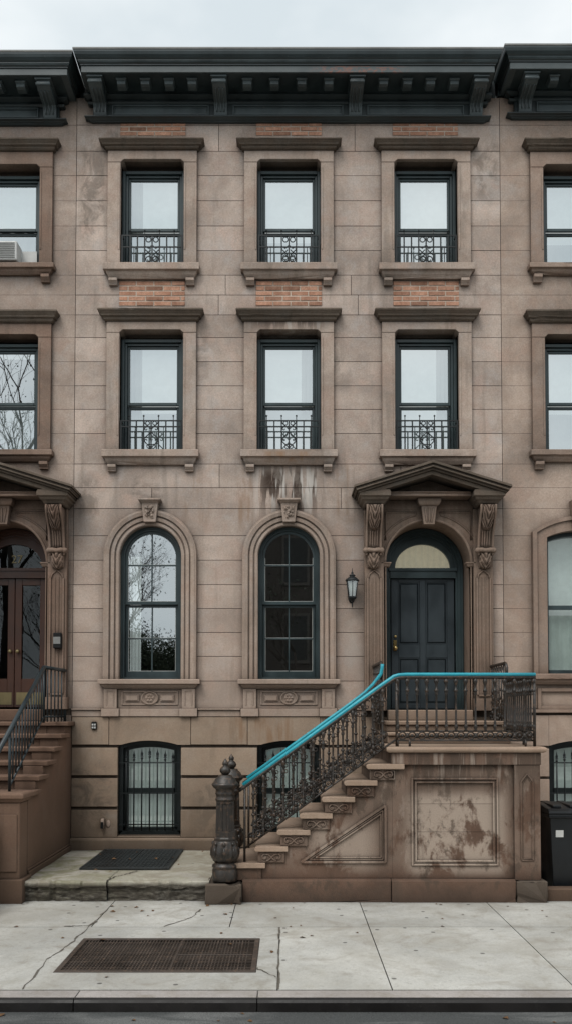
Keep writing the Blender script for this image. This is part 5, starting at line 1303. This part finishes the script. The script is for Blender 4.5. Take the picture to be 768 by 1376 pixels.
# raised slab in front of the basement, broken at its front edge
def areaway():
    s = MB(); rg = random.Random(5)
    def top(xa, xb, tint, yfr):
        nx, ny = 110, 14; s.t = tint
        NX = lambda i, k: mnoise.noise(Vector(((xa + (xb - xa) * i / nx) * k, tint * 90, k)))
        prof = [.030 * NX(i, 2.1) + .012 * NX(i, 6) + .006 * NX(i, 19) for i in range(nx + 1)]; pz = [.008 * NX(i, 5) - .004 for i in range(nx + 1)]
        for _ in range(4):
            c = rg.randint(4, nx - 30); d = rg.uniform(.012, .035); wd = rg.randint(9, 24)
            for q in range(wd): prof[c + q] += d * math.sin(PI * (q + .5) / wd); pz[c + q] -= .022 * math.sin(PI * (q + .5) / wd)
        und = [0.05]
        for k in range(nx): und.append(min(.12, max(.02, und[-1] + rg.uniform(-.018, .018))))
        g = []
        N = lambda x, z, k: mnoise.noise(Vector((x * k, z * k, tint * 50 + k)))
        for i in range(nx + 1):
            x = xa + (xb - xa) * i / nx; y0 = yfr + prof[i]; row = []
            for zz in (-.01, .02, .045, .07, .095, .12, .14, .158):
                u = .034 + .014 * N(x * .5, zz * 2, 2.2) + .016 * N(x * .5, zz * 4, 7) + .014 * N(x * .7, zz * 3, 15)
                u *= min(1, (.19 - zz) / .05)
                row.append((x, y0 + u, zz + .008 * N(x, 3, 6)))
            row += [(x, y0 + .003, .176 + pz[i] + .008 * N(x, 1, 5)), (x, y0 + .003, .222 + pz[i]), (x, y0 + .018, .232 + pz[i] * .4)]
            for j in range(1, ny + 1): row.append((x, yfr + .06 + (-.05 - yfr - .06) * j / ny, .232 + .004 * math.sin(x * 3 + j)))
            g.append([s.v(*p) for p in row])
        for i in range(nx):
            for j in range(len(g[0]) - 1): s.face([g[i][j], g[i + 1][j], g[i + 1][j + 1], g[i][j + 1]])
    top(-3.04, -2.07, .03, -2.26); top(-2.062, -.9, .08, -2.24)
    s.box(-.9, 1.19, -1.15, -.05, -.01, .228)
    o = s.build('areaway_slab', M['area'], None); tag(o, kind='structure')
    c = MB(); pts = [Vector((-2.066, -2.25, .239)), Vector((-2.02, -2.0, .239)), Vector((-1.93, -1.86, .239)), Vector((-1.82, -1.62, .239))]
    for A, B in zip(pts, pts[1:]):
        for i in range(5):
            P = A.lerp(B, i / 5) + Vector((rg.uniform(-.012, .012), 0, 0)); Q = A.lerp(B, (i + 1) / 5) + Vector((rg.uniform(-.012, .012), 0, 0)); n = Vector((.008, 0, 0))
            c.face([c.bm.verts.new(P - n), c.bm.verts.new(Q - n), c.bm.verts.new(Q + n), c.bm.verts.new(P + n)])
    tag(c.build('slab_crack', M['bed']), kind='structure')
areaway()
def hatch():
    r = empty('cellar_hatch', (-2.0, -.85, .236), 'black two leaf cellar hatch lying in the slab below the barred window', 'hatch')
    x0, x1, y0, y1 = -2.55, -1.45, -1.56, -.12
    f = MB(); sash_rect_xy(f, x0, x1, y0, y1, .035, .236, .258); f.build('frame', M['hatch'], r, .003)
    xm = (x0 + x1) / 2
    for a, b in ((x0 + .037, xm - .006), (xm + .006, x1 - .037)):
        l = MB(); l.box(a, b, y0 + .037, y1 - .037, .237, .254)
        n = int((b - a) / .05)
        for i in range(1, n): l.box(a + i * (b - a) / n - .006, a + i * (b - a) / n + .006, y0 + .05, y1 - .05, .2545, .260)
        for j in range(1, 12): yy = y0 + .05 + (y1 - y0 - .1) * j / 12; l.box(a + .01, b - .01, yy - .006, yy + .006, .2543, .2595)
        l.build('hatch_leaf', M['hatch'], r)
def sash_rect_xy(mb, x0, x1, y0, y1, w, z0, z1):
    mb.box(x0, x0 + w, y0, y1, z0, z1); mb.box(x1 - w, x1, y0, y1, z0, z1); mb.box(x0 + w, x1 - w, y0, y0 + w, z0, z1); mb.box(x0 + w, x1 - w, y1 - w, y1, z0, z1)
hatch()

# fallen leaves
def leaves():
    l = MB(); n = 7
    pts = [(0, -.03), (.010, -.016), (.020, 0), (.013, .014), (0, .034), (-.013, .014), (-.020, 0), (-.010, -.016)]
    c = l.v(0, 0, .004); ring = [l.v(x, y, .002 + .012 * abs(x) / .02 * (1 if x > 0 else .5)) for x, y in pts]
    for i in range(8): l.face([c, ring[i], ring[(i + 1) % 8]])
    proto = l.build('fallen_leaf', M['leaf'])
    rg = random.Random(21); spots = []
    for _ in range(34): spots.append((rg.uniform(-2.9, 3.2), -2.32 - abs(rg.gauss(0, .8)), .002))
    for _ in range(10): spots.append((rg.uniform(-2.6, -1.0), rg.uniform(-2.0, -.3), .262))
    for _ in range(12): spots.append((rg.uniform(-2.5, 2.8), rg.uniform(-5.75, -5.56), -.096))
    for i, (x, y, z) in enumerate(spots):
        if y < -5.2 and z > -.05: y = -4.9
        o = proto if i == 0 else proto.copy()
        if i: COL.objects.link(o)
        o.location = (x, y, z); o.rotation_euler = (rg.uniform(-.2, .2), rg.uniform(-.2, .2), rg.uniform(0, 6.28)); k = rg.uniform(.5, 1.1); o.scale = (k, k, k)
        tag(o, 'tiny dry brown leaf fallen on the ground before the houses', 'leaf', 'fallen leaves')
leaves()

# ------------------------------------------------------------------ what the windows mirror across the street
def tree(name, label, x, y, h, rad, leaf_n, bare, seed, cz=.62):
    rg = random.Random(seed); r = empty(name, (x, y, 0), label, 'tree'); t = MB()
    tips = []
    def grow(p, d, L, rr, depth):
        q = p + d * L; mid = p + d * L * .5 + Vector((rg.uniform(-1, 1), rg.uniform(-1, 1), 0)) * L * .06
        t.tube([p, mid, q], rr, 6, r1=rr * .65)
        if depth == 0: tips.append(q); return
        if depth < 3: tips.append(mid)
        for k in range(3 if depth > 1 else 4):
            nd = (d + Vector((rg.uniform(-1, 1), rg.uniform(-1, 1), rg.uniform(-.25, .7))) * .75).normalized()
            grow(q if k < 2 else mid, nd, L * rg.uniform(.6, .8), rr * .55, depth - 1)
    grow(Vector((x, y, 0)), Vector((0, 0, 1)), h * .34, h * .014, 6 if bare else 5); t.build('trunk', M['bark'], r)
    c = MB()
    for i in range(leaf_n):
        p = rg.choice(tips) + Vector((rg.gauss(0, 1), rg.gauss(0, 1), rg.gauss(0, .8))) * rad * .16
        s_ = rg.uniform(.03, .075); a = Vector((rg.uniform(-1, 1), rg.uniform(-1, 1), rg.uniform(-1, 1))).normalized(); b = a.cross(Vector((rg.uniform(-1, 1), rg.uniform(-1, 1), 1))).normalized()
        c.face([c.bm.verts.new(p - a * s_), c.bm.verts.new(p - b * s_ * .5), c.bm.verts.new(p + a * s_), c.bm.verts.new(p + b * s_ * .5)])
    c.build('crown', M['foliage'], r, fixn=False)
tree('bushy_tree', 'dark bushy tree mirrored in the lower panes of the left arched window', -5.9, -20, 5.6, 2.6, 26000, False, 3)
tree('bushy_tree', 'second dark bushy tree mirrored at the right of the left arched window', -4.0, -21, 5.2, 2.4, 20000, False, 8)
tree('bare_tree', 'tall nearly bare tree mirrored in the left neighbour second floor window', -10.8, -19.5, 17.0, 4, 1200, True, 4)
tree('bare_tree', 'slim thinly leaved tree mirrored in the upper panes of the left arched window', -6.9, -19, 9.5, 3, 900, True, 12)
tree('bare_tree', 'small bare tree mirrored in front of the dark house in the middle arched window', .5, -18.6, 8.0, 3, 600, True, 31)
bd = empty('row_house', (5, -24, 0), 'dark brick house mirrored in the middle arched window', 'house')
b = MB(); b.box(-2.9, 13, -30, -21.5, -.05, 10.2); b.build('wall', M['oldbrick'], bd)
b = MB(); b.crown(-2.9, 13, [(0, 9.6), (.15, 9.75), (.35, 9.9), (.4, 10.25)], yb=-29, yf=0); bmesh.ops.transform(b.bm, matrix=Matrix.Translation((0, -21.45, 0)) @ Matrix.Diagonal((1, -1, 1, 1)), verts=b.bm.verts[:]); bmesh.ops.delete(b.bm, geom=[], context='VERTS'); 
b.bm.free()
b = MB(); b.box(-3.0, 13.1, -21.5, -21.1, 9.7, 10.25); b.build('cornice', M['oldbrick'], bd)
for fl in (0.9, 4.1, 7.2):
    for i in range(7):
        x = -1.9 + i * 2.2
        w = MB(); w.box(x - .55, x + .55, -21.5, -21.44, fl, fl + 2.0); wo = w.build('window', M['paleframe'], bd)
        w = MB(); w.box(x - .45, x + .45, -21.45, -21.43, fl + .12, fl + 1.9); w.build('pane', M['room'], wo)

# ------------------------------------------------------------------ sky, sun, camera
SUN_EL, SUN_ROT = R(54), R(208)
w = bpy.data.worlds.new('World'); scene.world = w; w.use_nodes = True; nt = w.node_tree; nt.nodes.clear()
out = nt.nodes.new('ShaderNodeOutputWorld'); bg = nt.nodes.new('ShaderNodeBackground'); nt.links.new(bg.outputs[0], out.inputs[0])
sky = nt.nodes.new('ShaderNodeTexSky'); sky.sky_type = 'NISHITA'; sky.sun_disc = False; sky.sun_elevation = SUN_EL; sky.sun_rotation = SUN_ROT; sky.air_density = 1.0; sky.dust_density = 3.0
hs = nt.nodes.new('ShaderNodeHueSaturation'); hs.inputs['Saturation'].default_value = .25; nt.links.new(sky.outputs[0], hs.inputs['Color'])
tc = nt.nodes.new('ShaderNodeTexCoord'); mp = nt.nodes.new('ShaderNodeMapping'); mp.inputs['Scale'].default_value = (1.5, 1.5, 3.0); nt.links.new(tc.outputs['Generated'], mp.inputs[0])
nz = nt.nodes.new('ShaderNodeTexNoise'); nz.inputs['Scale'].default_value = 2.2; nz.inputs['Detail'].default_value = 5; nz.inputs['Roughness'].default_value = .5; nt.links.new(mp.outputs[0], nz.inputs['Vector'])
cr = nt.nodes.new('ShaderNodeValToRGB'); cr.color_ramp.elements[0].position = .32; cr.color_ramp.elements[0].color = (5.7, 6.35, 6.7, 1); cr.color_ramp.elements[1].position = .68; cr.color_ramp.elements[1].color = (8.7, 8.95, 9.0, 1)
nt.links.new(nz.outputs['Fac'], cr.inputs[0])
mx = nt.nodes.new('ShaderNodeMix'); mx.data_type = 'RGBA'; mx.inputs[0].default_value = .85; nt.links.new(hs.outputs[0], mx.inputs[6]); nt.links.new(cr.outputs[0], mx.inputs[7])
nt.links.new(mx.outputs[2], bg.inputs['Color']); bg.inputs['Strength'].default_value = .136
sd = bpy.data.lights.new('sun', 'SUN'); sd.energy = 1.5; sd.angle = R(28); sd.color = (1, .97, .92); so_ = bpy.data.objects.new('sun', sd); COL.objects.link(so_)
dv = Vector((math.sin(SUN_ROT) * math.cos(SUN_EL), math.cos(SUN_ROT) * math.cos(SUN_EL), math.sin(SUN_EL))); so_.rotation_euler = dv.to_track_quat('Z', 'Y').to_euler(); so_.location = dv * 30

cam = bpy.data.cameras.new('camera'); co = bpy.data.objects.new('camera', cam); COL.objects.link(co); scene.camera = co
co.location = (0, -DIST, EYE); co.rotation_euler = (PI / 2 + th_, 0, 0)
cam.sensor_fit = 'VERTICAL'; cam.sensor_height = 36; cam.sensor_width = 36; cam.lens = f_ / 1376 * 36
cam.shift_y = (919 - 688) / 1376; cam.shift_x = -(387 - 384) / 1376; cam.clip_end = 1000; cam.clip_start = .1
scene.view_settings.view_transform = 'Standard'; scene.view_settings.look = 'None'; scene.view_settings.exposure = 0; scene.view_settings.gamma = 1
scene.render.engine = 'CYCLES'; cy = scene.cycles
cy.use_denoising = True; cy.max_bounces = 7; cy.transparent_max_bounces = 8; cy.diffuse_bounces = 3; cy.glossy_bounces = 4; cy.sample_clamp_indirect = 4.0; cy.caustics_reflective = False; cy.caustics_refractive = False
